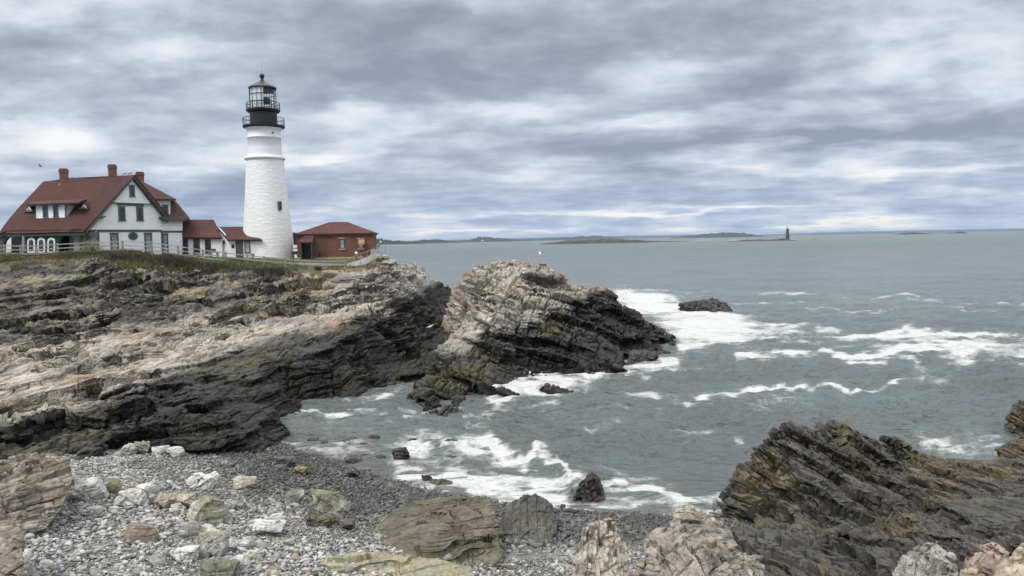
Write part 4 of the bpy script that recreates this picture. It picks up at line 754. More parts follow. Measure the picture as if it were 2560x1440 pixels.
    mb = MB(); f0, f1 = ds.at(76, 511, sh+.5), ds.at(204, 506.5, sh+.5); mb.hexa([f0, f1, A(216, 498), A(80, 503)], [p-np.array([0, 0, .22]) for p in (f0, f1, A(216, 498), A(80, 503))]); mb.build("dormer_roof", SHING, root)
    mb = MB(); ds.prism(mb, [(76, 511.5), (204, 507), (198, 511), (78, 515)], sh+.36, sh+.5); mb.build("eave_board", GREEN, root)
    # two small triangular vents
    for x0, x1, xm, yt, yb in ((64, 87, 77, 512, 530), (201, 224.5, 213, 506, 523)):
        f = Facade(A(x0, yb)[:2], A(x1, yb)[:2]); s0 = (A((x0+x1)/2, yb)-f.O)@f.N
        mb = MB(); f.prism(mb, [(x0+4, yb-4), (x1, yb-4), (xm+1, yt)], s0-1.6, s0+.25); v = mb.build("roof_vent", SHING, root)
        mb = MB(); f.prism(mb, [(x0+7, yb-4.5), (x1-3, yb-4.5), (xm+.5, yt+5)], s0+.252, s0+.3); mb.build("vent_frame", WHITE, v); mb = MB(); f.prism(mb, [(x0+10, yb-6), (x1-7, yb-6), (xm+.5, yt+8.5)], s0+.302, s0+.32); mb.build("louver", DARKIN, v)
        mb = MB(); f.prism(mb, [(x0-1, yb), (x1, yb), (x1, yb-4), (x0+2, yb-4)], s0-.4, s0+.3); mb.build("sill", GREYGREEN, v)
    # chimneys
    for (x0, x1, yt, yb, d) in ((147, 166, 421, 457, 98.5), (269, 288, 410.5, 447, 99), (339, 357, 429, 465, 105)):
        f = Facade(P(x0, yb, d)[:2], P(x1, yb, d+.25)[:2]); mb = MB(); a, b_, c0, c1 = f.rect(x0, yt, x1, yb+6); ch = CHIM
        f.box(mb, a+.02, b_-.02, c0-.6, c1-.5, -.95, 0); f.box(mb, a-.04, b_+.04, c1-.5, c1-.15, -1.0, .05); f.box(mb, a+.03, b_-.03, c1-.15, c1, -.94, -.02); c = mb.build("chimney", CHIM, root)
        mb = MB(); f.box(mb, a-.12, b_+.12, c0-.5, c0+.22, -1.0, .10); mb.build("flashing", LEAD, c)
    # porch: green arcade under the eave, shade of the openings painted as a near-black back wall, white oval window surrounds
    pa, pb = A(228, 578), A(8, 584); PF = Facade((pa+(pb-pa)*.0)[:2]+np.array([.0, .45]), pb[:2]+np.array([.0, .45])); 
    if PF.hit(228, 600)[0] > PF.hit(0, 600)[0]: PF = Facade(pb[:2]+np.array([0, .45]), pa[:2]+np.array([0, .45]))
    def arch(cx_, yt, w, yb=640): return [(cx_-w, yb), (cx_-w, yt+w*.95)]+[(cx_-w*math.cos(a), yt+w*.95-w*.95*math.sin(a)) for a in np.linspace(.2, math.pi-.2, 9)]+[(cx_+w, yt+w*.95), (cx_+w, yb)]
    def strip(mb, ops, x0, x1, yt, yb, d0, d1):
        xs = sorted(set([x0, x1]+[p[0] for o in ops for p in o])); 
        def top(x):
            for o in ops:
                if o[0][0] <= x <= o[-1][0]:
                    pts = o[1:-1]
                    for (ax, ay), (bx, by) in zip(pts[:-1], pts[1:]):
                        if ax <= x <= bx: return ay+(by-ay)*(x-ax)/max(bx-ax, 1e-6)
            return yb
        for a, b_ in zip(xs[:-1], xs[1:]):
            if b_-a < .05: continue
            PF.prism(mb, [(a, yt), (b_, yt), (b_, top(b_-.01)), (a, top(a+.01))], d0, d1)
    ops = [arch(34, 590, 25), arch(178, 580, 31)]
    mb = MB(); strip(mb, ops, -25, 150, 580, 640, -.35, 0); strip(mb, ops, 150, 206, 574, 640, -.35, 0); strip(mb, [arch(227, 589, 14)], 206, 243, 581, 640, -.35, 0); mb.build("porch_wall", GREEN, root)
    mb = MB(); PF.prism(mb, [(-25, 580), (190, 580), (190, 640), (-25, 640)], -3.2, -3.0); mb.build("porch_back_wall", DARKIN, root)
    pp = plain("grey_porch_paint", (.28, .27, .255), .7, .12, 3)
    for nm, q, d0, d1 in (("porch_pillar", [(45, 590), (53, 590), (53, 640), (45, 640)], -.9, -.45), ("porch_pillar", [(177, 587), (191, 587), (191, 640), (177, 640)], -.9, -.45), ("porch_screen", [(14, 606), (45, 604), (45, 640), (14, 640)], -2.9, -2.8)):
        mb = MB(); PF.prism(mb, q, d0, d1); mb.build(nm, pp, root)
    for cx_ in (79, 104, 129):
        o = arch(cx_, 594, 9.5, 632); i_ = arch(cx_, 599.5, 5.6, 628); mb = MB(); PF.prism(mb, o, .003, .07); w = mb.build("oval_window", WHITE, root); mb = MB(); PF.prism(mb, i_, .071, .09); g = mb.build("pane", GLASS, w)
        mb = MB(); PF.prism(mb, [(cx_-.5, 600), (cx_+.5, 600), (cx_+.5, 628), (cx_-.5, 628)], .091, .11); PF.prism(mb, [(cx_-5.5, 612), (cx_+5.5, 612), (cx_+5.5, 613), (cx_-5.5, 613)], .091, .108); mb.build("sash", GREYGREEN, w)
    # curved green eave trim
    mb = MB(); fr = [A(*p)-nA*.23 for p in eave]; lo = [p+np.array([0, 0, -.24]) for p in fr]; bk = np.array([0, .35, 0])
    for a, b_, c_, d_ in zip(fr[:-1], fr[1:], lo[1:], lo[:-1]): mb.hexa([a, b_, c_, d_], [a+bk, b_+bk, c_+bk, d_+bk])
    mb.build("eave_trim", GREEN, root)
    # the lived-in side walls under the roof, hidden from the path
    mb = MB(); mb.hexa([P(-10, 636, 99), P(240, 632, 99), P(240, 560, 99), P(-10, 583, 99)], [P(-10, 636, 106), P(240, 632, 106), P(240, 560, 106), P(-10, 583, 106)]); mb.build("wall", CLAP, root)
build_house()

# ------------------------------------------------------------------ low red-roofed annexes between the house and the tower
def build_annex():
    F1 = Facade(P(457, 620, 103.2), P(556, 620, 103.2)); root = empty("service_annex", P(505, 640, 105), "low white annex with long red roof between the house and the smaller shed", "annex")
    mb = MB(); F1.prism(mb, [(456, 646), (555, 648), (555, 597), (456, 592)], -6, 0); mb.build("wall", CLAP, root)
    for x0, y0, x1, y1 in ((457.5, 599, 469, 633), (484, 599, 498, 633), (513, 600, 526, 632)): F1.window(root, x0, y0, x1, y1, GREEN, GLASS, .18, 2, 2, name="window")
    mb = MB(); F1.prism(mb, [(459, 593), (556, 594), (556, 597.5), (459, 596.5)], .0, .4); mb.build("eave_board", GREEN, root)
    e0, e1 = F1.at(455, 593.5, .5), F1.at(557, 593.5, .5); r0, r1 = P(455, 549, 106.5), P(534, 549, 106.5); mb = MB(); t = np.array([0, .08, -.18]); pts = [e0, e1, r1, r0]; mb.hexa(pts, [p+t for p in pts]); pts = [r0, r1, P(557, 596, 110), P(455, 593, 110)]; mb.hexa(pts, [p+t for p in pts]); mb.build("roof", SHING, root)
    mb = MB(); pts = [e1, r1, P(556, 596, 110)]; mb.hexa(pts, [p+np.array([-.1, 0, -.1]) for p in pts]); mb.build("roof_hip", SHING, root)
    F2 = Facade(P(575, 620, 102.6), P(655, 620, 102.6)); root = empty("tool_shed", P(610, 645, 104), "small white shed with green door and red roof against the foot of the white tower", "shed")
    mb = MB(); F2.prism(mb, [(575, 650), (664, 652), (656, 600), (575, 599)], -4.5, 0); mb.build("wall", WHITE, root)
    S2 = Facade(P(546, 620, 104.5), P(575, 620, 102.6)); mb = MB(); S2.prism(mb, [(546.5, 648), (575.2, 650), (575.2, 601), (546.5, 569)], -.15, .0); mb.build("gable_wall", WHITE, root)
    mb = MB(); S2.prism(mb, [(544.5, 567), (574, 600), (574, 605), (544.5, 572)], .003, .12); mb.build("rake_board", GREEN, root)
    u = S2.window(root, 557.5, 602, 562, 609.5, GREYGREEN, GLASS, .08, 1, 1, sash=False)
    x0, x1, z0, z1 = F2.rect(590, 604, 606, 646); mb = MB(); F2.box(mb, x0, x1, z0, z1, .003, .06); d = mb.build("door", GREEN, root); mb = MB(); F2.box(mb, x0-.07, x0, z0, z1+.07, .003, .08); F2.box(mb, x1, x1+.07, z0, z1+.07, .003, .08); F2.box(mb, x0, x1, z1, z1+.07, .003, .08); mb.build("door_frame", GREYGREEN, d)
    mb = MB(); F2.box(mb, x0+.3, x0+.48, z0+1.0, z0+1.04, .061, .1); mb.build("mail_slot", STEEL, d)
    F2.window(root, 611.5, 604, 624.5, 631, GREYGREEN, BLIND, .12, 1, 1)
    x0, x1, z0, z1 = F2.rect(578.5, 611, 585.5, 620); mb = MB(); F2.box(mb, x0, x1, z0, z1, .003, .05); mb.build("notice_board", DARKIN, root)
    x0, x1, z0, z1 = F2.rect(577.5, 599.5, 579.5, 602.5); mb = MB(); F2.box(mb, x0, x1, z0, z1, .003, .14); mb.build("wall_lamp", WHITE, root)
    mb = MB(); F2.prism(mb, [(573, 598.5), (657, 598.5), (653, 602), (575, 602)], .0, .35); mb.build("eave_board", GREEN, root)
    mb = MB(); t = np.array([0, .06, -.14]); e0, e1 = F2.at(571, 599, .45), F2.at(658, 599, .45); r0, r1 = P(545.5, 567, 105.6), P(616, 566.5, 105.6); m0, m1 = e1*.55+r1*.45-np.array([.3, 0, .12]), r1
    pts = [e0, e1, m0, r1, r0]; mb.hexa(pts, [p+t for p in pts]); pts = [r0, r1, P(660, 600, 109), P(571, 600, 109)]; mb.hexa(pts, [p+t for p in pts]); pts = [e1, m0, r1, P(660, 600, 109)]; mb.hexa(pts, [p+t for p in pts]); mb.build("roof", SHING, root)
build_annex()

# ------------------------------------------------------------------ brick signal house
def build_brick():
    F1 = Facade(P(742, 620, 100.8), P(935, 620, 101.8)); root = empty("brick_signal_house", P(840, 645, 104), "red brick building with low hipped roof to the right of the white tower", "building"); H = F1.hit
    uL, uM, uR = H(742, 620)[0], H(820.5, 620)[0], H(932, 620)[0]; zt = H(840, 588)[1]; z0 = H(840, 655)[1]
    mb = MB(); F1.box(mb, uL, uR, z0, zt, -7.2, 0); mb.build("wall", BRICK, root)
    mb = MB(); F1.prism(mb, [(740, 643.5), (818, 643.5), (818, 650), (740, 650)], -.2, .09); F1.prism(mb, [(801, 643.4), (890, 641.8), (908, 640), (908, 648), (801, 649)], -.2, .085); mb.build("stone_base", TAN, root)
    mb = MB(); F1.box(mb, uL-.1, uR+.1, zt-.03, zt+.10, -7.3, .12); mb.build("cornice", GREEN, root)
    ov = .3; e = [F1.pt(uL-ov, zt+.10, ov), F1.pt(uR+ov, zt+.10, ov), F1.pt(uR+ov, zt+.10, -7.2-ov), F1.pt(uL-ov, zt+.10, -7.2-ov)]; eb = [p+np.array([0, 0, .13]) for p in e]
    um0 = H(818, 556)[0]; um1 = H(857, 556)[0]; zr = P(838, 555, 105)[2]; r0, r1 = F1.pt(um0-.15, zr, -3.6), F1.pt(um1+.15, zr, -3.6)
    mb = MB(); mb.hexa(e, eb); mb.poly([eb[0], eb[1], r1, r0]); mb.poly([eb[1], eb[2], r1]); mb.poly([eb[2], eb[3], r0, r1]); mb.poly([eb[3], eb[0], r0]); rf = mb.build("roof", SHING2, root)
    v = F1.pt(um0-.1, zt+1.0, -1.5); mb = MB(); mb.bar(v-np.array([0, 0, .5]), v+np.array([0, 0, .35]), .07, 8); mb.build("vent_pipe", LEAD, rf)
    for x0, y0, x1, y1 in ((849.5, 598, 861, 620), (895.5, 599, 908, 618.5)):
        w = F1.window(root, x0, y0, x1, y1, GREYGREEN, BLIND, .12, 1, 1, sash=True); a, b_, c0, c1 = F1.rect(x0, y0, x1, y1)
        mb = MB(); F1.box(mb, a-.22, b_+.12, c1+.065, c1+.22, .003, .08); mb.build("lintel", TAN, w); mb = MB(); F1.box(mb, a-.1, b_+.1, c0-.28, c0-.08, .003, .12); mb.build("sill", STONE, w)
    a, b_, c0, c1 = F1.rect(896.5, 599, 909, 612); mb = MB(); k = 7
    for i in range(k):
        t0, t1 = math.pi/2*i/k, math.pi/2*(i+1)/k; q = lambda t, u, rr: F1.pt(u, c1+.05-rr+rr*math.cos(t)*1.0, .03+rr*math.sin(t))
        mb.hexa([q(t0, a, .72), q(t0, b_+.12, .72), q(t1, b_+.12, .72), q(t1, a, .72)], [q(t0, a, .68), q(t0, b_+.12, .68), q(t1, b_+.12, .68), q(t1, a, .68)])
    side = [F1.pt(b_+.12, c1+.05-.72+.72*math.cos(math.pi/2*i/k), .03+.72*math.sin(math.pi/2*i/k)) for i in range(k+1)]+[F1.pt(b_+.12, c1+.05-.72, .03)]; mb.hexa(side, [p+F1.R*.03 for p in side]); mb.build("window_hood", COPPER, root)
    # green porch with its own small roof
    pu0, pu1 = H(756, 620)[0], H(784, 620)[0]; pz0, pz1 = H(770, 648)[1], H(770, 606)[1]; dp = 1.5; mb = MB()
    F1.box(mb, pu0, pu0+.12, pz0-.2, pz1, .003, dp); F1.box(mb, pu1-.12, pu1, pz0-.2, pz1, .003, dp); F1.box(mb, pu0+.12, pu1-.12, pz1-.15, pz1, .003, dp)
    for u in (pu0, pu1-.12): mb.hexa([F1.pt(u, pz1, dp), F1.pt(u, pz1, 0.003), F1.pt(u, pz1+.62, 0.003)], [F1.pt(u+.12, pz1, dp), F1.pt(u+.12, pz1, 0.003), F1.pt(u+.12, pz1+.62, 0.003)])
    pc = mb.build("porch", GREEN, root); mb = MB(); t = np.array([0, 0, .07]); pts = [F1.pt(pu0-.12, pz1-.02, dp+.15), F1.pt(pu1+.1, pz1-.02, dp+.15), F1.pt(pu1+.1, pz1+.66, .003), F1.pt(pu0-.12, pz1+.66, .003)]; mb.hexa(pts, [p+t for p in pts]); mb.build("porch_roof", SHING2, pc)
    mb = MB(); F1.box(mb, pu0+.2, pu1+.1, pz1+.68, pz1+.86, .003, .09); mb.build("flashing", LEAD, pc); mb = MB(); F1.box(mb, pu0+.12, pu1-.12, pz0-.2, pz1-.15, .2, .26); F1.box(mb, pu0+.12, pu0+.16, pz0-.2, pz1-.15, .26, dp-.4); mb.build("door", plain("dark_green_door", (.018, .026, .024), .45, .2, 4), pc)
    mb = MB(); F1.prism(mb, [(792, 644), (805, 643), (805, 650), (792, 651)], .1, .7); mb.build("door_step", STONE, root); mb = MB(); a = F1.at(800.5, 647, .3); mb.bar(a, a+np.array([0, 0, .75]), .09, 8); mb.build("stand_pipe", BLACK, root)
    # grey rear wing seen between the tower and the brick house
    root = empty("fog_signal_wing", P(735, 640, 109), "dark grey shingled wing glimpsed in the gap between the white tower and brick building", "building"); f = Facade(P(722, 620, 108.6), P(746, 620, 108.6)); mb = MB(); f.prism(mb, [(720, 655), (744, 655), (744, 586), (720, 586)], -3, 0); mb.build("wall", plain("slate_shingle", (.075, .085, .09), .8, .25, 5), root)
    mb = MB(); f.prism(mb, [(718, 586), (748, 586), (738, 581.5), (728, 581.5)], -3.2, .25); mb.build("roof", plain("grey_roof", (.09, .10, .11), .8, .2, 4), root)
build_brick()
# ------------------------------------------------------------------ single rocks and boulders
def hull_rock(name, pts, label, cat="rock", group=None, edge=.03, seed=1, fr=None, big=.25, blocks=((.9, .5, .3, .10), (.3, .2, .1, .035)), terr=((.28, .6), (.09, .6)), rough=.5, colour=None, pre=1, spire=None):
    bm = bmesh.new()
    for p in pts: bm.verts.new(p)
    r = bmesh.ops.convex_hull(bm, input=bm.verts); bmesh.ops.delete(bm, geom=[g for g in set(r['geom_interior']+r['geom_unused']) if isinstance(g, bmesh.types.BMVert)], context='VERTS')
    bmesh.ops.triangulate(bm, faces=bm.faces); bm.verts.index_update(); V = np.array([v.co[:] for v in bm.verts]); F = np.array([[v.index for v in f.verts] for f in bm.faces]); bm.free()
    ext = np.ptp(V, axis=0).max(); V, F = refine(V, F, lambda m: np.full(len(m), ext/13)); V = smooth(V, F, V, pre, .5)
    V, F, N = prep(V, F, lambda m: np.full(len(m), edge), cap=160000); V, F, tone = rockify(V, F, fr or frame((.2, .98), 15), seed, big, blocks=blocks, terr=terr, rough=rough, lod=False, target=lambda m: np.full(len(m), edge), spire=spire, cap=160000, N=N)
    return part_rock(name, V, F, colour(V, tone), label, cat, group, mat=ROCKN)
def relief(front, thick, drop=0.0):
    """measured front points plus the same outline further back: a body with real thickness"""
    f = [np.array(p) for p in front]; c = np.mean(f, axis=0); out = list(f)
    for p in f:
        q = c+(p-c)*.8; d = q-CAM; d[2] = 0; d /= np.linalg.norm(d); out.append(q+d*thick-np.array([0, 0, drop]))
    return out
def col_mix(base, second, dark=(.06, .055, .045), amt=.5, green=None, stripe=None, rough=.85, foot=None, seed=0):
    def f(V, tone):
        n = fbm(V/.5, 4, seed+1)[:, None]; n2 = fbm(V/.16, 3, seed+2)[:, None]; c = lerp(C(*base), C(*second), sstep(-.3, .4, n+tone[:, None]*.4)); c = c*(1+.22*tone[:, None]+.22*n2)
        c = lerp(c, C(*dark), sstep(.35, .75, n2+n*.5)*amt)
        if green is not None:
            h = (V[:, 2]-V[:, 2].min())/np.ptp(V[:, 2]); c = lerp(c, C(*green), (sstep(.35, .9, h[:, None]+n*.6))*.6)
        if stripe is not None:
            s = fbm(V@np.array([[.6, .3, .9], [.2, .3, .5], [5.5, 1.5, 4.0]]).T[:3]*1.0 if False else np.stack([V@np.array([.1, .2, .1]), V@np.array([7, 1.5, 6.]), V[:, 1]*.4], 1), 3, seed+3)[:, None]; c = lerp(c, C(*stripe), sstep(.0, .4, s)*.6)
        if foot is not None:
            h = V[:, 2:3]-V[:, 2].min(); c = lerp(C(*foot), c, sstep(.1, .5, h+n*.2))
        return np.concatenate([np.clip(c, .006, .75), np.full((len(V), 1), rough)], 1)
    return f
fr_steep = frame((.1, .99), 68)
CREAM, PALE, LGREY, BROWN, OLIVE, TANR = (.42, .39, .33), (.56, .55, .53), (.30, .295, .28), (.16, .125, .09), (.13, .12, .065), (.38, .28, .20)
def big_rocks():
    # slanted striped crag at the left edge
    hull_rock("crag", relief([P(-40, 1190, 25.5), P(40, 1165, 26), P(120, 1150, 26), P(172, 1148, 26), P(180, 1190, 25.4), P(150, 1270, 24.3), P(110, 1318, 23.6), P(60, 1330, 23.2), P(-40, 1345, 22.8)], 2.4), "slanted crag of striped greyish brown rock at the left edge above the cobbles", "crag", edge=.032, seed=41, fr=frame((.75, .65), 52), big=.3, pre=0, spire=(.9, .25, .35), blocks=((1.6, .4, .3, .20), (.5, .22, .12, .07)), terr=((.3, .9), (.1, .8)), rough=1.0,
        colour=col_mix((.33, .295, .25), (.20, .178, .15), stripe=(.13, .11, .092), foot=(.45, .40, .35), seed=3))
    hull_rock("crag", relief([P(-50, 1335, 19.5), P(30, 1332, 19.5), P(60, 1338, 19.3), P(58, 1400, 18.6), P(50, 1460, 18), P(-50, 1470, 17.6)], 1.6), "grey brown block cut off by the bottom left corner", "crag", edge=.03, seed=42, big=.2, colour=col_mix((.30, .265, .22), (.22, .19, .155), seed=4))
    # greenish split ledge in the middle of the beach
    led = [P(922, 1325, 26.2), P(985, 1268, 27.6), P(1060, 1250, 28.0), P(1140, 1246, 27.7), P(1205, 1238, 27.3), P(1232, 1243, 27), P(1242, 1300, 25.4), P(1256, 1330, 24.7), P(1254, 1400, 23.0), P(1240, 1470, 21.6), P(1060, 1460, 21.5), P(1010, 1400, 22.9), P(935, 1365, 24.8)]
    hull_rock("ledge_rock", relief(led, 1.6, .4), "big olive green ledge split by cracks, lying in the middle of the cobble beach", "rock", edge=.032, seed=43, fr=frame((.9, .35), -14), big=.25, blocks=((2.4, 1.1, .35, .10), (.8, .5, .16, .04)), terr=((.35, .75), (.11, .6)), colour=col_mix((.115, .105, .072), (.155, .14, .10), dark=(.045, .043, .034), foot=(.36, .31, .22), rough=.7, seed=5))
    hull_rock("ledge_rock", relief([P(1252, 1290, 27.2), P(1300, 1262, 27.8), P(1345, 1252, 27.8), P(1390, 1275, 27.2), P(1398, 1320, 26.2), P(1370, 1385, 25), P(1290, 1400, 24.6), P(1250, 1390, 24.8)], 1.5), "dark upright ledge just right of the big olive green one, weed on its top", "rock", edge=.03, seed=44, fr=fr_steep, big=.35, blocks=((.8, .35, .3, .13), (.3, .2, .1, .05)), colour=col_mix((.10, .095, .08), (.17, .165, .145), dark=(.022, .02, .016), green=(.03, .027, .02), rough=.65, seed=6))
    hull_rock("ledge_rock", relief([P(750, 1445, 21.2), P(800, 1402, 22.3), P(880, 1382, 22.8), P(960, 1388, 22.5), P(1050, 1400, 22.0), P(1180, 1425, 21.4), P(1210, 1490, 20.2), P(740, 1490, 20.2)], 1.8, .6), "low yellow and pale green slab at the bottom edge below the olive ledge", "rock", edge=.03, seed=45, fr=frame((.9, .3), -8), big=.18, blocks=((1.6, .8, .3, .06), (.5, .35, .14, .03)), terr=((.25, .6),), colour=col_mix((.27, .265, .20), (.34, .31, .20), dark=(.15, .14, .09), seed=7))
    # weathered crags at the bottom right of centre
    hull_rock("crag", relief([P(1445, 1330, 18.6), P(1470, 1318, 18.8), P(1500, 1306, 18.9), P(1540, 1312, 18.9), P(1562, 1345, 18.7), P(1566, 1400, 18.2), P(1560, 1490, 17.4), P(1440, 1490, 17.2), P(1436, 1400, 17.9)], .8), "pale ragged upright crag with rusty hollows standing over the dark cobbles", "crag", edge=.02, seed=46, fr=fr_steep, big=.3, pre=0, spire=(.3, .10, .55), blocks=((1.1, .16, .5, .12), (.5, .09, .25, .02)), terr=((.12, .5),), rough=.5, colour=col_mix((.42, .385, .32), (.28, .255, .215), dark=(.09, .06, .04), amt=.8, seed=8))
    hull_rock("crag", relief([P(1672, 1285, 19.5), P(1700, 1266, 19.8), P(1735, 1275, 19.9), P(1830, 1335, 19.6), P(1850, 1390, 19), P(1870, 1450, 18.4), P(1800, 1460, 18.3), P(1690, 1335, 19.1)], .7), "long grey slab leaning down to the right behind the broad crag", "crag", edge=.02, seed=47, fr=frame((.75, .1), 55), big=.2, pre=0, spire=(.3, .12, .22), blocks=((1.3, .3, .3, .10), (.5, .14, .12, .03)), terr=((.14, .8),), rough=.5, colour=col_mix((.40, .365, .31), (.25, .235, .21), dark=(.08, .06, .05), amt=.7, seed=9))
    hull_rock("crag", relief([P(1608, 1345, 17.8), P(1660, 1336, 18), P(1720, 1338, 18), P(1785, 1360, 17.8), P(1850, 1420, 17.4), P(1860, 1490, 16.8), P(1620, 1490, 16.5), P(1600, 1400, 17.4)], .9), "broad brownish grey crag with fine cracks, lower right of the ragged upright one", "crag", edge=.022, seed=48, fr=frame((.5, .8), 40), big=.22, pre=0, spire=(.35, .2, .2), blocks=((1.0, .5, .3, .08), (.4, .25, .12, .015)), terr=((.2, .6),), rough=.5, colour=col_mix((.35, .315, .265), (.25, .23, .20), dark=(.10, .08, .065), seed=10))
    hull_rock("crag", relief([P(1590, 1412, 16.6), P(1620, 1398, 16.7), P(1645, 1410, 16.6), P(1655, 1480, 16.1), P(1585, 1480, 16.1)], .4), "small rounded grey lump tucked against the front of the broad crag", "crag", edge=.02, seed=49, big=.12, colour=col_mix((.31, .275, .24), (.25, .22, .2), seed=11))
    hull_rock("crag", relief([P(1780, 1440, 16), P(1815, 1408, 16.4), P(1840, 1400, 16.5), P(1865, 1412, 16.4), P(1905, 1404, 16.4), P(1915, 1450, 16), P(1910, 1500, 15.6), P(1770, 1500, 15.6)], .6), "pale jagged rock poking up at the bottom edge below the dark outcrop", "crag", edge=.02, seed=50, fr=fr_steep, big=.25, pre=0, spire=(.15, .07, .35), blocks=((.7, .2, .3, .12), (.3, .1, .1, .03)), terr=((.1, .6),), rough=.5, colour=col_mix((.42, .39, .34), (.27, .25, .22), seed=12))
    for i, (pts, lab, c) in enumerate((([P(2230, 1430, 16.5), P(2290, 1385, 17), P(2350, 1365, 17.2), P(2395, 1400, 16.8), P(2405, 1460, 16.2), P(2240, 1480, 16)], "pale grey broken rock at the bottom edge left of the small rock pool", ((.36, .345, .31), (.2, .19, .17))), ([P(2395, 1440, 15.8), P(2450, 1385, 16.2), P(2500, 1372, 16.3), P(2530, 1400, 16), P(2490, 1470, 15.4), P(2400, 1490, 15.2)], "striped tan and rust rock beside the bottom right corner", ((.39, .33, .255), (.24, .20, .16))), ([P(2480, 1450, 14.8), P(2540, 1385, 15.3), P(2620, 1340, 15.6), P(2660, 1470, 14.5), P(2470, 1500, 14.4)], "smooth orange tan rock filling the bottom right corner", ((.43, .355, .27), (.36, .30, .23))))):
        hull_rock("crag", relief(pts, .8), lab, "crag", edge=.022, seed=60+i, fr=frame((.6, .7), 35), big=.2, pre=0, spire=(.3, .16, .22), blocks=((1.0, .4, .25, .09), (.4, .2, .1, .015)), terr=((.16, .6),), rough=.5, colour=col_mix(*c, seed=20+i))
    # rocks in the water
    hull_rock("tide_rock", relief([Z(1425, 1262, 0)-C(0, 0, .4), P(1432, 1225, 32.2), P(1460, 1205, 32.4), P(1475, 1190, 32.6), P(1495, 1192, 32.6), P(1510, 1215, 32.4), P(1516, 1245, 32.1), Z(1500, 1262, 0)-C(0, 0, .4), Z(1470, 1270, 0)-C(0, 0, .4)], 1.1), "black weedy rock with a knob on top standing in the surf", "rock", edge=.03, seed=70, fr=fr_steep, big=.35, blocks=((.5, .3, .25, .1), (.2, .12, .1, .04)), colour=col_mix((.035, .032, .027), (.06, .054, .045), rough=.5, seed=30))
    hull_rock("tide_rock", relief([Z(1395, 1208, 0)-C(0, 0, .3), P(1405, 1200, 34.6), P(1430, 1196, 34.6), P(1445, 1203, 34.5), Z(1448, 1212, 0)-C(0, 0, .3)], .5), "small low black rock awash just left of the knobbed black one", "rock", edge=.03, seed=71, big=.15, colour=col_mix((.03, .028, .024), (.05, .046, .04), rough=.5, seed=31))
    hull_rock("tide_rock", relief([Z(1690, 772, 0)-C(0, 0, .5), P(1700, 764, 116), P(1735, 760, 116.5), P(1760, 753, 117), P(1790, 752, 117), P(1815, 762, 116), P(1832, 779, 113), Z(1832, 784, 0)-C(0, 0, .5), Z(1760, 780, 0)-C(0, 0, .5), Z(1700, 778, 0)-C(0, 0, .5)], 5), "dark half-submerged rock alone in the white water beyond the stack", "rock", edge=.13, seed=72, fr=fr_steep, big=.6, blocks=((1.6, .8, .6, .35), (.6, .4, .3, .15)), terr=((.5, .7),), colour=col_mix((.035, .034, .032), (.06, .056, .05), rough=.5, seed=32))
    hull_rock("tide_rock", relief([Z(2515, 1085, 0)-C(0, 0, .4), P(2520, 1030, 41.5), P(2535, 1012, 42), P(2600, 1012, 42), P(2640, 1090, 41), Z(2600, 1110, 0)-C(0, 0, .4), Z(2550, 1105, 0)-C(0, 0, .4)], 3), "brown upright rock in the water cut off by the right edge", "rock", edge=.05, seed=73, fr=fr_out, big=.4, blocks=((1.2, .7, .5, .18), (.4, .3, .2, .07)), colour=col_mix((.10, .082, .058), (.07, .06, .046), rough=.6, seed=33))
    hull_rock("tide_rock", relief([P(2490, 1140, 36.8), P(2520, 1118, 37.2), P(2570, 1110, 37.4), P(2620, 1120, 37), P(2620, 1185, 35), P(2500, 1170, 35.6)], 2), "olive brown rounded rock between the outcrop and the right edge", "rock", edge=.045, seed=74, fr=fr_out, big=.3, blocks=((1.0, .6, .4, .12), (.35, .25, .15, .05)), colour=col_mix((.105, .086, .055), (.075, .065, .048), rough=.6, seed=34))
    hull_rock("tide_rock", relief([Z(968, 972, 0)-C(0, 0, .3), P(975, 960, 59.5), P(990, 955, 60), P(1003, 961, 59.5), Z(1004, 972, 0)-C(0, 0, .3)], 1), "small yellow green weedy rock in the foam at the channel mouth", "rock", edge=.06, seed=75, big=.2, colour=col_mix((.085, .075, .025), (.05, .045, .02), rough=.5, seed=35))
    hull_rock("tide_rock", relief([Z(1560, 915, 0)-C(0, 0, .4), P(1570, 885, 68), P(1590, 878, 69), P(1625, 880, 69.5), P(1645, 888, 69.5), Z(1650, 897, 0)-C(0, 0, .4), Z(1590, 912, 0)-C(0, 0, .4)], 2.5), "low black rocks at the waterline under the tip of the stack", "rock", edge=.08, seed=76, fr=fr_stack, big=.4, blocks=((1, .6, .4, .22), (.4, .3, .2, .1)), colour=col_mix((.04, .038, .034), (.06, .055, .048), rough=.5, seed=36))
    hull_rock("tide_rock", relief([Z(1240, 985, 0)-C(0, 0, .3), P(1255, 965, 59), P(1290, 950, 60.5), P(1310, 958, 60), Z(1312, 972, 0)-C(0, 0, .3), Z(1275, 985, 0)-C(0, 0, .3)], 1.5), "black wave-washed rock in the foam below the middle of the stack", "rock", edge=.07, seed=77, big=.4, blocks=((.8, .5, .4, .2), (.3, .2, .15, .08)), colour=col_mix((.035, .034, .031), (.055, .052, .046), rough=.45, seed=37))
big_rocks()
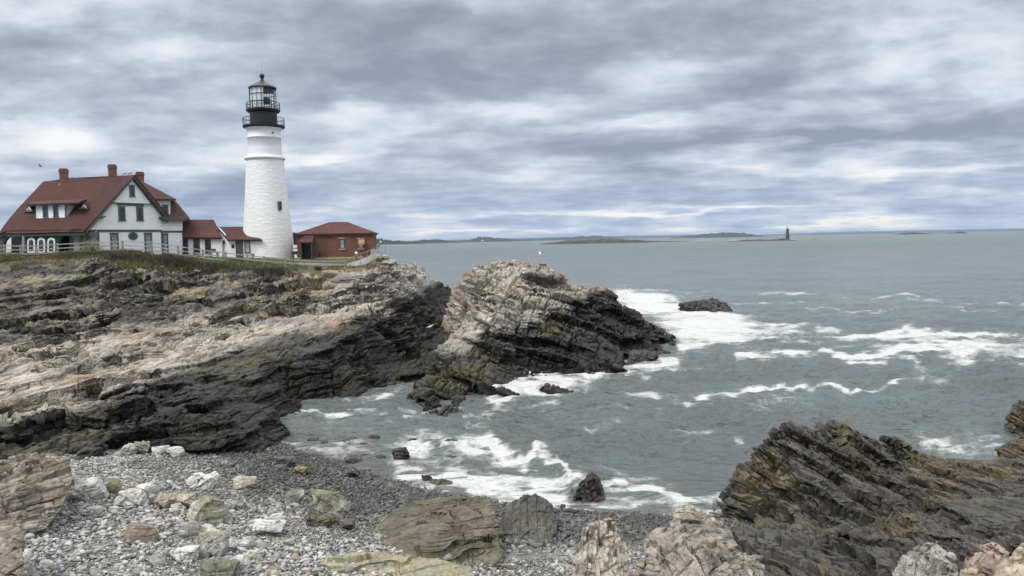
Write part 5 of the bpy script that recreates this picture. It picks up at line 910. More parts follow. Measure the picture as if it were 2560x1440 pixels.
def boulder(cx, by, w, h, label, c, seed, green=None, flatness=1.0, tilt=0.0, stripe=None, name="boulder", cat="boulder", group=None, angular=True, rough=.85):
    z = 1.0
    for _ in range(6):
        p = Z(cx, by, z); zz = float(BZ(p[0], p[1])); z = zz if math.isfinite(zz) else 0.0; z = max(z, -.05)
    p = Z(cx, by, z); d = p[1]; wm, hm = w*d/FPX, h*d/FPX*.92; rng = np.random.default_rng(seed); pts = []
    for i in range(16 if angular else 40):
        v = rng.normal(0, 1, 3); v /= np.linalg.norm(v); v = np.sign(v)*np.abs(v)**(.75 if angular else 1); v /= np.abs(v).max()**.5
        pts.append(C(v[0]*wm*.5, v[1]*wm*.36, v[2]*hm*.62*flatness))
    pts = np.array(pts); pts[:, 0] *= wm/np.ptp(pts[:, 0]); pts[:, 2] += pts[:, 0]*tilt; mx = pts[:, 2].max(); pts = pts+p+C(-(pts[:, 0].max()+pts[:, 0].min())/2, wm*.25, hm*.93-mx)
    b1, b2 = max(wm*.5, .1), max(wm*.18, .05)
    return hull_rock(name, list(pts), label, cat, group, edge=max(.022, d/780*.75), seed=seed, fr=frame((rng.normal(), rng.normal()), rng.uniform(-40, 40)), big=min(.07*wm, .12), blocks=((b1*1.4, b1*.7, b1*.5, wm*.05), (b2*1.4, b2, b2*.6, wm*.02)), terr=((wm*.16, .5),), rough=.5*min(wm, 1), pre=0 if angular else 1, colour=col_mix(*c, green=green, stripe=stripe, seed=seed, rough=rough, dark=tuple(x*.5 for x in c[1])))
WH, WH2, GY, DK, YG, BR, MOSS = ((.66, .65, .62), (.53, .52, .49)), ((.57, .55, .50), (.45, .43, .385)), ((.38, .37, .35), (.28, .27, .255)), ((.045, .043, .040), (.075, .070, .064)), ((.47, .46, .40), (.35, .34, .275)), ((.27, .225, .18), (.20, .17, .14)), (.19, .19, .105)
BOULDERS = [
 (495,1222,75,38,"clean white wedge-shaped boulder with a flat pointed face on the mid beach",WH,{'angular':True}),
 (612,1226,68,38,"buff boulder with rust streaks right of the white wedge",WH2,{'stripe':(.30,.22,.13)}),
 (282,1242,38,46,"small upright stone with a green top above the white ribbed slab",((.30,.29,.24),(.2,.19,.15)),{'green':MOSS}),
 (325,1265,110,52,"long white ribbed slab sloping down to the right on the upper beach",WH,{'stripe':(.38,.37,.36),'tilt':.18}),
 (212,1252,80,60,"white ribbed slab against the slanted striped crag",WH,{'stripe':(.4,.38,.36)}),
 (505,1314,98,78,"mossy yellow green boulder near the middle of the pale beach",YG,{'green':MOSS}),
 (345,1358,82,52,"brown faced boulder with its pale neighbour leaning on it",BR,{}),
 (375,1338,64,46,"pale squared slab leaning on the brown faced boulder",WH2,{'tilt':-.3}),
 (430,1272,105,38,"flat tan slab behind the mossy yellow green boulder",((.42,.375,.30),(.33,.29,.235)),{'flatness':.8}),
 (440,1284,38,30,"round pale stone in front of the flat tan slab",WH2,{'angular':False}),
 (582,1276,62,26,"low grey stone with a green cap right of the flat tan slab",GY,{'green':(.2,.2,.12)}),
 (735,1258,48,42,"grey boulder with green crown left of the big pale green one",GY,{'green':(.15,.155,.1)}),
 (820,1282,105,64,"big pale green boulder with a dark weedy top",YG,{'green':(.12,.125,.07)}),
 (802,1318,86,40,"dark flat-topped slab below the big pale green boulder",((.12,.11,.075),(.2,.19,.14)),{'tilt':-.15,'green':(.09,.085,.05)}),
 (866,1326,44,32,"brown block touching the right end of the dark flat slab",((.14,.12,.09),(.2,.17,.13)),{}),
 (512,1390,96,54,"grey boulder split by a vertical crack near the bottom of the beach",((.34,.33,.31),(.26,.25,.22)),{'green':(.25,.24,.17)}),
 (457,1404,72,40,"bluish white slab left of the split grey boulder",WH,{'stripe':(.42,.43,.44)}),
 (535,1452,112,52,"grey green boulder cut off by the bottom edge",((.2,.2,.16),(.28,.27,.23)),{'green':(.10,.105,.07)}),
 (470,1350,64,50,"rounded light grey boulder above the split grey boulder",GY,{'angular':False}),
 (520,1346,52,36,"mottled white stone right of the rounded light grey boulder",WH2,{'stripe':(.3,.3,.29)}),
 (382,1418,46,32,"lone grey triangular stone low on the left of the beach",GY,{}),
 (668,1342,84,46,"cluster-like white slab lying flat in the pale cobbles",WH,{'flatness':.6}),
 (690,1318,34,36,"pointed white stone standing behind the flat white slab",WH,{}),
 (568,1372,52,30,"flat white stone right of the split grey boulder",WH,{'flatness':.8}),
 (632,1402,54,32,"cream stone with rounded back below the flat white slab",WH2,{'angular':False}),
 (590,1425,66,34,"smooth bluish white boulder near the bottom edge",((.50,.51,.53),(.42,.42,.43)),{'angular':False}),
 (610,1372,36,36,"small clean white stone leaning left in the pale cobbles",WH,{'tilt':.4}),
 (300,1372,24,20,"small white cube-like stone in the grey gravel",WH,{}),
 (195,1392,26,18,"flat white pebble-sized stone on the dark gravel",WH,{'flatness':.7}),
 (64,1400,26,32,"white stone against the block in the bottom left corner",WH,{}),
 (68,1430,22,24,"second white stone below its twin by the corner block",WH2,{}),
 (305,1140,70,32,"pale stone slab at the foot of the dark cliff",((.42,.415,.38),(.3,.3,.25)),{'tilt':.2}),
 (435,1142,46,28,"white boulder under the overhanging foot of the cliff",WH,{'angular':False}),
 (398,1140,44,28,"whitish boulder left of the one under the cliff foot",WH2,{}),
 (345,1136,50,34,"angular grey stone resting on the pale slab at the cliff foot",GY,{'green':(.25,.25,.18)}),
 (712,1166,58,26,"flat slate grey slab near the water, upper beach",((.16,.16,.165),(.11,.11,.112)),{'flatness':.8}),
 (755,1186,46,24,"yellowish stone among the dark wet cobbles",((.24,.215,.12),(.16,.145,.09)),{}),
 (896,1198,62,28,"flat pale grey slab among dark wet cobbles",((.19,.185,.175),(.14,.135,.13)),{'flatness':.8}),
 (700,1178,34,18,"rounded grey stone below the flat slate slab",((.13,.13,.13),(.1,.1,.1)),{'angular':False}),
 (880,1160,48,22,"grey boulder at the wet edge of the cobbles",((.12,.118,.112),(.08,.078,.075)),{'angular':False}),
 (1002,1160,48,48,"dark triangular boulder standing in the thin wash",((.085,.078,.068),(.06,.056,.05)),{'rough':.5}),
 (950,1154,30,20,"round black stone left of the triangular boulder",DK,{'angular':False,'rough':.45}),
 (905,1150,34,16,"dark rounded stone two places left of the triangular boulder",DK,{'angular':False,'rough':.45}),
 (820,1134,20,13,"tiny black stone at the water's edge",DK,{'angular':False,'rough':.45}),
 (910,1124,36,16,"low dark boulder in the shallow wash",DK,{'angular':False,'rough':.45}),
 (935,1105,32,20,"black domed boulder farthest out in the wash",DK,{'angular':False,'rough':.4}),
 (872,1109,46,15,"long low black stone awash left of the domed one",DK,{'angular':False,'rough':.4}),
 (782,1108,30,16,"dark stone at the left end of the row in the wash",DK,{'angular':False,'rough':.4}),
 (807,1112,26,12,"dark stone touching the left end one in the wash",DK,{'angular':False,'rough':.4}),
 (1034,1107,32,11,"low black stone alone in the water right of the domed one",DK,{'angular':False,'rough':.4}),
 (1125,1128,46,34,"flat wet brown rock where the wave begins to curl",((.11,.09,.085),(.08,.068,.062)),{'rough':.4}),
 (1126,1152,32,14,"low grey stone in the wash below the flat wet brown rock",((.10,.10,.098),(.07,.07,.068)),{'angular':False,'rough':.4}),
 (1066,1210,28,26,"angular dark stone at the edge of the foam",((.07,.064,.055),(.045,.042,.038)),{'rough':.5}),
 (1102,1218,56,20,"brown slab lying beside the angular dark stone in the foam",((.11,.095,.08),(.075,.066,.058)),{'rough':.5,'tilt':-.15}),
 (1408,1272,14,13,"single round black cobble on the foam line below the knobbed rock",DK,{'angular':False,'rough':.4}),
 (1425,1284,24,12,"dark cobble right of the single round one on the foam line",DK,{'angular':False,'rough':.4})]
for i, (cx, by, w, h, lab, c, kw) in enumerate(BOULDERS): boulder(cx, by, w, h, lab, c, 200+i, group="boulders on the cobble beach", **kw)

# ------------------------------------------------------------------ fence along the cliff top
def ground(px, d, default):
    p = Pz(px, d, 0); return float(np.nan_to_num(HEADZ(p[0], p[1]), nan=default))
def build_fence():
    posts = [(-70, 609, 88), (10, 611, 88), (51, 612, 88), (58, 590, 88), (91, 612, 88), (143, 608, 88), (220, 604, 88), (306, 601, 88), (379, 603, 88), (445, 613, 88), (507, 622, 88), (564, 629, 88), (618, 636, 88), (660, 640, 88), (713, 644, 88), (761, 649, 88), (811, 650, 88), (862, 649, 88)]
    b = P(379, 620, 88); root = empty("wooden_fence", (b[0], b[1], 9.5), "weathered grey rail fence along the clifftop in front of the white house", "fence"); tops = []
    for px, py, d in posts:
        t = P(px, py, d); g = t[2]-1.35; mb = MB(); w = .085
        mb.hexa([t+C(-w, -w, g-t[2]-.5), t+C(w, -w, g-t[2]-.5), t+C(w, w, g-t[2]-.5), t+C(-w, w, g-t[2]-.5)], [t+C(-w, -w, 0), t+C(w, -w, 0), t+C(w, w, 0), t+C(-w, w, 0)]); mb.build("post", WOODG, root)
        if px != 58: tops.append(t)
    for k, dz in enumerate((-.14, -.58, -1.02)):
        for a, b_ in zip(tops[:-1], tops[1:]):
            mb = MB(); e = C(0, -.14, 0); a1, b1 = a+e+C(-.02, 0, dz), b_+e+C(.02, 0, dz); h, t = .055, .03
            mb.hexa([a1+C(0, -t, -h), a1+C(0, t, -h), a1+C(0, t, h), a1+C(0, -t, h)], [b1+C(0, -t, -h), b1+C(0, t, -h), b1+C(0, t, h), b1+C(0, -t, h)]); mb.build("rail", WOODG, root)
build_fence()
def build_railing():
    pts = [(866, 678, 650, 88), (885, 668, 641, 90), (901, 661, 634, 91.5), (918, 652, 629, 93), (932, 642, 622, 94.5), (943, 637, 618, 95.5), (955, 636, 619, 96), (964, 634, 614, 96.5)]
    b = P(900, 660, 91); root = empty("metal_railing", b, "thin galvanised railing climbing to the cliff edge right of the brick building", "railing"); T, B = [], []
    for px, yb, yt, d in pts:
        B.append(P(px, yb+4, d)); T.append(P(px-.3, yt, d)); mb = MB(); mb.bar(B[-1], T[-1], .035, 6); mb.build("post", STEEL, root)
    for f in (1.0, .5):
        mb = MB()
        for i in range(len(T)-1): mb.bar(lerp(B[i], T[i], f), lerp(B[i+1], T[i+1], f), .026, 6)
        mb.build("rail", STEEL, root)
    # concrete ramp behind it, with a white parapet at the top
    mb = MB(); up = [P(868, 659, 90.5), P(898, 650, 92), P(925, 638, 94), P(950, 634, 96)]; lo = [P(864, 680, 88.6), P(900, 668, 91), P(925, 655, 93), P(952, 640, 95.5)]
    for i in range(3): mb.hexa([lo[i], lo[i+1], up[i+1], up[i]], [p-C(0, 0, .5)+C(0, .3, 0) for p in (lo[i], lo[i+1], up[i+1], up[i])])
    o = mb.build("path", CONC); tag(o, "pale concrete ramp rising beside the brick building", "path", kind='structure')
    mb = MB(); f = Facade(P(922, 640, 97)[:2], P(944, 640, 97)[:2]); f.prism(mb, [(926, 644), (942, 640), (942, 624), (927, 623.5)], -.3, 0); o = mb.build("parapet_wall", CONC); tag(o, "short pale parapet wall at the right corner of the brick building", "wall")
    mb = MB(); w0 = [P(745, 668, 92), P(862, 672, 91), P(862, 661, 91), P(745, 657, 92)]; mb.hexa(w0, [p+C(0, .35, 0) for p in w0]); o = mb.build("retaining_wall", CONC); tag(o, "low pale retaining wall behind the fence below the brick building", "wall")
build_railing()
def build_small():
    p = P(733.5, 655, 95); root = empty("coin_binoculars", p, "black viewing binoculars on a post beside the white tower", "binoculars"); z = lambda py: P(733, py, 95)[2]
    mb = MB(); mb.bar(p-C(0, 0, .3), C(p[0], p[1], z(638)), .06, 10); mb.bar(C(p[0], p[1], z(641)), C(p[0], p[1], z(639)), .16, 10); mb.build("stand", BLACK, root)
    mb = MB(); k = C(p[0], p[1], z(636)); mb.hexa([k+C(-.22, -.06, 0), k+C(-.14, -.06, .12), k+C(-.1, -.06, .26), k+C(-.2, -.06, .26)], [k+C(-.22, .06, 0), k+C(-.14, .06, .12), k+C(-.1, .06, .26), k+C(-.2, .06, .26)]); mb.hexa([k+C(.22, -.06, 0), k+C(.14, -.06, .12), k+C(.1, -.06, .26), k+C(.2, -.06, .26)], [k+C(.22, .06, 0), k+C(.14, .06, .12), k+C(.1, .06, .26), k+C(.2, .06, .26)]); mb.build("yoke", BLACK, root)
    mb = MB(); c = C(p[0], p[1], z(631)); mb.lathe(c[:2], [(0.0, c[2]-.18), (.20, c[2]-.14), (.27, c[2]), (.2, c[2]+.16), (0, c[2]+.19)], 14); mb.bar(c+C(.05, 0, .02), c+C(.52, .12, .05), .13, 10, .10); mb.bar(c+C(.52, .12, .05), c+C(.62, .14, .10), .15, 10, .13); mb.build("scope", BLACK, root)
    p = P(891.5, 660, 92.5); root = empty("path_lamp", p, "white globe lamp on a black post in front of the brick building", "lamp"); zt = P(891, 633, 92.5)[2]; mb = MB(); mb.bar(p-C(0, 0, .3), C(p[0], p[1], zt-.14), .05, 8); mb.build("lamp_post", BLACK, root); mb = MB(); mb.lathe(p[:2], [(.19*math.cos(a), zt+.19*math.sin(a)) for a in np.linspace(-1.5, 1.57, 9)], 14); mb.build("globe", WHITE, root, True)
    p = P(947, 645, 97.5); root = empty("deck_lamp", p, "flat-topped lamp post by the railing where the cliff ends", "lamp"); zt = P(947, 613, 97.5)[2]; mb = MB(); mb.bar(p-C(0, 0, .3), C(p[0], p[1], zt), .07, 8); mb.build("lamp_post", STEEL, root); mb = MB(); mb.bar(C(p[0], p[1], zt-.22), C(p[0], p[1], zt), .12, 10, .28); mb.bar(C(p[0], p[1], zt), C(p[0], p[1], zt+.09), .32, 10, .30); mb.build("lamp_head", STEEL, root)
    for i, (px, py, w, h, lab) in enumerate(((738, 616, .5, .35, "small white sign topmost of three in the gap beside the tower"), (738.5, 626, .55, .4, "small white sign in the middle of three beside the tower"), (739.5, 641, .35, .42, "small white sign lowest of three beside the tower"))):
        f = Facade(P(px-5, py, 99.5)[:2], P(px+5, py, 99.5)[:2]); u, z0 = f.hit(px, py); g = empty("sign", f.pt(u, z0-1.2), lab, "sign", "small white signs beside the tower"); mb = MB(); f.box(mb, u-w/2, u+w/2, z0-h/2, z0+h/2, 0, .05); mb.build("sign_board", WHITE, g); mb = MB(); mb.bar(f.pt(u, z0-3.0, -.03), f.pt(u, z0+h/2, -.03), .03, 6); mb.build("sign_post", STEEL, g)
    # picnic bench with a crate against the annex, stone box by the tower
    f = Facade(P(522, 640, 102)[:2], P(552, 640, 102)[:2]); u0, u1, z0, z1 = f.rect(525, 627, 549, 645); g = empty("picnic_table", f.pt((u0+u1)/2, z0), "weathered grey picnic table in front of the low white annex", "table")
    mb = MB(); f.box(mb, u0, u1, z1-.28, z1-.2, 0, .8); mb.build("table_top", WOODG, g)
    for q in (u0+.12, u1-.2):
        mb = MB(); f.box(mb, q, q+.09, z0-.4, z1-.281, .1, .7); mb.build("leg", WOODG, g)
    mb = MB(); f.box(mb, u0, u1, z0+.28, z0+.34, .95, 1.2); mb.build("bench_seat", WOODG, g)
    u0, u1, z0, z1 = f.rect(532, 620, 541, 628); mb = MB(); f.box(mb, u0, u1, z1-.62, z1-.1, .2, .6); tag(mb.build("crate", plain("dark_crate", (.10, .085, .07), .8, .3, 6)), "dark crate standing on the picnic table by the annex", "crate")
    f = Facade(P(628, 640, 102)[:2], P(640, 640, 102)[:2]); u0, u1, z0, z1 = f.rect(629.5, 634.5, 636.5, 648); g = empty("planter", f.pt((u0+u1)/2, z0), "small terracotta planter on a foot in front of the white tool shed", "planter"); mb = MB(); f.box(mb, u0, u1, z1-.35, z1, 0, .4); mb.build("tub", plain("terracotta", (.24, .14, .10), .8, .2, 5), g); mb = MB(); f.box(mb, u0+.09, u1-.09, z0-.4, z1-.351, .08, .32); mb.build("foot", STONE, g)
build_small()

# ------------------------------------------------------------------ gulls
def bird_body(L, col, pos, yaw, pitch=.35):
    """one continuous body of a standing bird: tail, trunk, neck, head, beak"""
    prof = [(-.62, .01, .02), (-.42, .045, .03), (-.2, .11, .10), (.05, .15, .15), (.25, .13, .14), (.38, .08, .09), (.46, .07, .075), (.54, .08, .082), (.62, .055, .055), (.66, .022, .02), (.78, .006, .006)]
    cen = [(-.62, -.10), (-.42, -.05), (-.2, -.01), (.05, .02), (.25, .08), (.34, .19), (.37, .27), (.40, .33), (.46, .34), (.50, .33), (.60, .31)]; mb = MB(); k = 10; n = 0; cy, sy = math.cos(yaw), math.sin(yaw)
    for (x, ry, rz), (cx_, cz) in zip(prof, cen):
        for i in range(k):
            t = 2*math.pi*i/k; a, b, c = cx_, ry*math.cos(t), cz+rz*math.sin(t); mb.v.append(tuple(np.array(pos)+L*C(a*cy-b*sy, a*sy+b*cy, c+.30)))
    for q in range(len(prof)-1):
        for i in range(k): mb.f.append((q*k+i, q*k+(i+1) % k, (q+1)*k+(i+1) % k, (q+1)*k+i))
    mb.f.append(tuple(range(k))); mb.f.append(tuple(range((len(prof)-1)*k, len(prof)*k)))
    for s in (-.05, .05): mb.bar(np.array(pos)+L*C(.02*cy-s*sy, .02*sy+s*cy, -.02), np.array(pos)+L*C(.02*cy-s*sy, .02*sy+s*cy, .22), .012*L, 5)
    return mb
DKB = plain("dark_plumage", (.05, .05, .052), .8, .2, 9); WHB = plain("white_plumage", (.72, .72, .72), .8, .08, 9)
for i, (px, py, lab) in enumerate(((311.5, 435.6, "dark bird perched on the ridge farthest from the gable peak"), (320.5, 435.6, "dark bird perched on the ridge between the two others"), (327.5, 434.0, "dark bird perched on the ridge nearest the gable peak"))):
    p = P(px, py+2.0, 97.0); root = empty("perched_bird", p, lab, "bird", "birds on the house ridge"); bird_body(.46, DKB, p, 0.6+.3*i).build("bird_body", DKB, root, True)
p = P(1075, 822, 72); root = empty("standing_gull", p, "white gull standing in the dark channel beside the stack", "gull"); bird_body(.62, WHB, p, .2).build("bird_body", WHB, root, True)
def flying(px, py, d, span, mat, lab, up, yaw):
    p = P(px, py, d); root = empty("flying_gull", p, lab, "gull"); k = 12; mb = MB(); cy, sy = math.cos(yaw), math.sin(yaw); tr = lambda a, b, c: np.array(p)+C(a*cy-b*sy, a*sy+b*cy, c)
    prof = [(-.30, .01), (-.2, .05), (0, .075), (.15, .06), (.22, .045), (.27, .045), (.31, .02), (.36, .005)]
    for x, r in prof:
        for i in range(8): t = 2*math.pi*i/8; mb.v.append(tuple(tr(x, r*math.cos(t), r*math.sin(t))))
    for q in range(len(prof)-1):
        for i in range(8): mb.f.append((q*8+i, q*8+(i+1) % 8, (q+1)*8+(i+1) % 8, (q+1)*8+i))
    mb.build("bird_body", mat, root, True)
    for s in (-1, 1):
        mb = MB(); h = span/2; q = lambda x, y, z: tr(x, s*y, z); a = [q(.12, .04, .03), q(-.10, .04, .03), q(-.10, h*.5, .03+up*.55), q(-.16, h, .03+up), q(.02, h*.9, .03+up*.92), q(.14, h*.5, .04+up*.55)]; mb.hexa(a, [v-C(0, 0, .02) for v in a]); mb.build("wing", mat, root)
flying(1353, 636, 88, 1.0, WHB, "white gull flying over the sea above the stack", .30, .5)
flying(101, 416, 105, 1.3, plain("grey_plumage", (.30, .31, .33), .8, .1, 9), "grey gull gliding in the sky above the house roof", .25, .35)

# ------------------------------------------------------------------ islands and the far lighthouse
def island(name, px0, px1, d, prof, mat_cols, label, depth=None, seed=0, n=160, rough=.15, kind='structure', waterpx=None):
    """long low land: profile heights in metres along it, a ridge with sloping sides"""
    x0, x1 = Pz(px0, d, 0)[0], Pz(px1, d, 0)[0]; L = x1-x0; depth = depth or L*.3; m = 14; xs = np.linspace(0, 1, n); hp = np.interp(xs, [p[0] for p in prof], [p[1] for p in prof])
    T, U = np.meshgrid(xs, np.linspace(-1, 1, m), indexing='ij'); H = np.interp(T.ravel(), xs, hp); q = np.stack([T.ravel()*L, U.ravel()*depth/2, H*0], 1); s = L/26
    nn = fbm(q/s, 4, seed)*.5+fbm(q/(s*.22), 3, seed+4)*.5; h = H*(1-np.abs(U.ravel())**2.2)*(1+rough*2.2*nn)-.4*(np.abs(U.ravel()) > .99); V = np.stack([x0+T.ravel()*L, d+U.ravel()*depth/2+depth/2, h-.3], 1)
    i = np.arange(n*m).reshape(n, m); F = np.stack([i[:-1, :-1], i[1:, :-1], i[1:, 1:], i[:-1, 1:]], 2).reshape(-1, 4); a, b = mat_cols
    hh = (h/np.maximum(H.max(), .1))[:, None]; k = sstep(.12, .4, hh+nn[:, None]*.25); col = lerp(C(*a), C(*b), k)*(1+.5*nn[:, None]); o = mesh_obj(name, V, F, ROCK, np.concatenate([np.clip(col, .008, .6), np.full((len(V), 1), .9)], 1)); return tag(o, label, "island", kind=kind)
ISL = [(0, .3), (.03, 2.5), (.12, 4.5), (.3, 7.5), (.45, 8.5), (.62, 8.8), (.74, 7.0), (.86, 6.2), (.93, 3.0), (.95, 1.0), (1, .2)]
island("island", 1352, 1650, 1750, ISL, ((.055, .053, .05), (.058, .058, .04)), "low rocky island topped with brown grass far out on the water", seed=3, rough=.2)
island("reef", 1600, 1740, 1900, [(0, 1), (.2, 2.6), (.4, 1.8), (.7, 1.2), (1, .2)], ((.05, .05, .05), (.07, .07, .065)), "dark reef trailing right from the low rocky island", seed=5, rough=.5)
island("reef", 1812, 2000, 1560, [(0, .2), (.2, 1.2), (.33, 3.0), (.42, 2.2), (.5, 3.0), (.56, 2.2), (.75, 2.6), (.82, 4.2), (.86, 3.4), (1, .2)], ((.045, .045, .045), (.06, .058, .053)), "dark ledge of rock carrying the distant stone lighthouse", seed=7, rough=.4, depth=40)
island("reef", 2031, 2042, 1600, [(0, .2), (.5, 1.5), (1, .2)], ((.05, .05, .05), (.06, .06, .06)), "tiny black reef right of the distant lighthouse", seed=8, rough=.2, n=24)
FOR = ((.04, .044, .042), (.026, .034, .028))
island("hills", 925, 1060, 4200, [(0, 26), (.2, 25), (.45, 19), (.6, 16), (.8, 13), (.9, 8), (1, 1)], FOR, "wooded headland with pale houses beyond the brick building", seed=11, rough=.28)
island("hills", 1020, 1160, 5200, [(0, 4), (.15, 19), (.4, 24), (.6, 20), (.75, 10), (1, 2)], FOR, "low wooded island right of the wooded headland", seed=12, rough=.25)
island("hills", 1080, 1330, 6500, [(0, 4), (.2, 10), (.35, 16), (.46, 32), (.56, 36), (.7, 26), (.85, 14), (1, 8)], FOR, "humped wooded island midway along the left horizon", seed=13, rough=.3)
island("hills", 1240, 1560, 8200, [(0, 12), (.3, 20), (.55, 30), (.7, 36), (.85, 34), (1, 12)], FOR, "long dark shore behind the low rocky island", seed=14, rough=.2)
island("hills", 1690, 1925, 7000, [(0, 6), (.15, 18), (.35, 34), (.55, 42), (.75, 36), (.9, 18), (1, 4)], FOR, "smooth dark wooded island behind the ledge with the lighthouse", seed=15, rough=.16)
island("hills", 1900, 2700, 14500, [(0, 18), (.15, 36), (.4, 52), (.7, 56), (1, 60)], FOR, "long faint mainland shore along the right horizon", seed=16, rough=.12, depth=2500)
island("hills", 950, 1900, 13500, [(0, 30), (.3, 42), (.6, 50), (1, 46)], FOR, "long faint mainland shore along the left horizon", seed=17, rough=.12, depth=2500)
island("island", 2246, 2345, 5200, [(0, 2), (.25, 10), (.5, 11), (.7, 6), (1, 2)], FOR, "thin dark islet low on the right horizon", seed=18, rough=.3)
island("island", 2350, 2425, 5400, [(0, 2), (.55, 5), (.72, 12), (.85, 8), (1, 2)], FOR, "second thin islet farther right on the horizon", seed=19, rough=.3)
def build_far_light():
    d = 1575; c = P(1968.5, 597.5, d); z = lambda py: P(1968, py, d)[2]; w = d/FPX; root = empty("distant_lighthouse", (c[0], c[1], 2.2), "distant grey granite lighthouse tower on a dark ledge at the horizon", "lighthouse"); cc = c[:2]
    st = plain("weathered_granite", (.085, .08, .075), .9, .3, .25, 0, .2); mb = MB(); mb.lathe(cc, [(5.2*w, z(598.5)), (4.6*w, z(594)), (3.3*w, z(575)), (3.3*w, z(574))], 28); mb.build("tower_wall", st, root, True)
    mb = MB(); mb.lathe(cc, [(3.3*w, z(574.3)), (4.0*w, z(573.6)), (4.0*w, z(572.8)), (1.5*w, z(572.7))], 24); mb.build("gallery_deck", plain("far_iron", (.06, .06, .062), .6, .1, 1), root); mb = MB(); mb.lathe(cc, [(2.1*w, z(573)), (2.1*w, z(571))], 16); mb.build("watch_room", BLACK, root); mb = MB(); mb.lathe(cc, [(1.8*w, z(571)), (1.8*w, z(568.3))], 16); mb.build("lantern_room", WHITE, root); mb = MB(); mb.lathe(cc, [(2.1*w, z(568.3)), (.4*w, z(566.3)), (.1*w, z(565.6))], 12); mb.build("lantern_roof", plain("far_lantern_roof", (.16, .165, .17), .6, .1, 1), root)
    b = P(1941, 597, d); root = empty("navigation_frame", (b[0], b[1], 1.5), "thin reddish metal frame left of the distant lighthouse", "mast"); mt = plain("rusty_steel", (.20, .13, .11), .7, .2, 1)
    for x in (-2.6, -.8, 1.0, 2.6): mb = MB(); mb.bar(b+C(x, 0, -1), b+C(x*.8, 0, 4.0+.9*(x > 0)), .12, 5); mb.build("strut", mt, root)
    mb = MB(); mb.bar(b+C(-2.6, 0, 2.6), b+C(2.6, 0, 3.0), .1, 5); mb.build("crossbar", mt, root)
build_far_light()
for i, (px, py, w, lab) in enumerate(((936.5, 603.5, 9, "pale grey house among trees on the wooded headland"), (951, 602.5, 5, "tiny white house right of the pale grey one on the headland"), (1206, 600.5, 7, "tiny pale house on the crest of the humped wooded island"))):
    d = (4100, 4100, 6400)[i]; f = Facade(P(px-5, py, d)[:2], P(px+5, py, d)[:2]); u, z0 = f.hit(px, py); w_ = w*d/FPX*.5; root = empty("shore_house", f.pt(u, z0-4), lab, "house", "houses on the far shores"); mb = MB(); f.box(mb, u-w_, u+w_, z0-9, z0+1, -8, 0); mb.build("wall", plain("far_wall", (.5, .52, .54), .8, .05, .2), root); mb = MB(); mb.hexa([f.pt(u-w_*1.1, z0+1, .5), f.pt(u+w_*1.1, z0+1, .5), f.pt(u, z0+5, .5)], [f.pt(u-w_*1.1, z0+1, -8.5), f.pt(u+w_*1.1, z0+1, -8.5), f.pt(u, z0+5, -8.5)]); mb.build("roof", plain("far_roof", (.16, .16, .165), .8, .05, .2), root)

# ------------------------------------------------------------------ clifftop grass, scrub and shrubs
def grass_mat(name):
    m, nt, b = newmat(name); a = nt.nodes.new('ShaderNodeAttribute'); a.attribute_name = 'Col'; nt.links.new(a.outputs['Color'], b.inputs['Base Color']); b.inputs['Roughness'].default_value = .8; b.inputs['Specular IOR Level'].default_value = .2; return m
GRASSM = grass_mat("dry_grass")
def blades(name, P0, H, wid, cols, lean, label, kind='stuff', cat="grass", seed=0):
    rng = np.random.default_rng(seed); n = len(P0); a = rng.uniform(0, 6.28, n); d = np.stack([np.cos(a), np.sin(a), a*0], 1); l = rng.normal(0, lean, (n, 2)); top = P0+np.stack([l[:, 0]*H, l[:, 1]*H, H], 1); mid = P0+np.stack([l[:, 0]*H*.3, l[:, 1]*H*.3, H*.55], 1)
    V = np.stack([P0-d*wid[:, None], P0+d*wid[:, None], mid+d*wid[:, None]*.8, mid-d*wid[:, None]*.8, top], 1).reshape(-1, 3); b = (np.arange(n)*5)[:, None]; F = np.concatenate([b+C(0, 1, 2).astype(int), b+C(0, 2, 3).astype(int), b+C(3, 2, 4).astype(int)]); cc = np.repeat(np.concatenate([cols, np.ones((n, 1))], 1), 5, 0)
    return tag(mesh_obj(name, V, F, GRASSM, cc), label, cat, kind=kind)
def on_head(x, y): return np.nan_to_num(HEADZ(x, y), nan=-5)
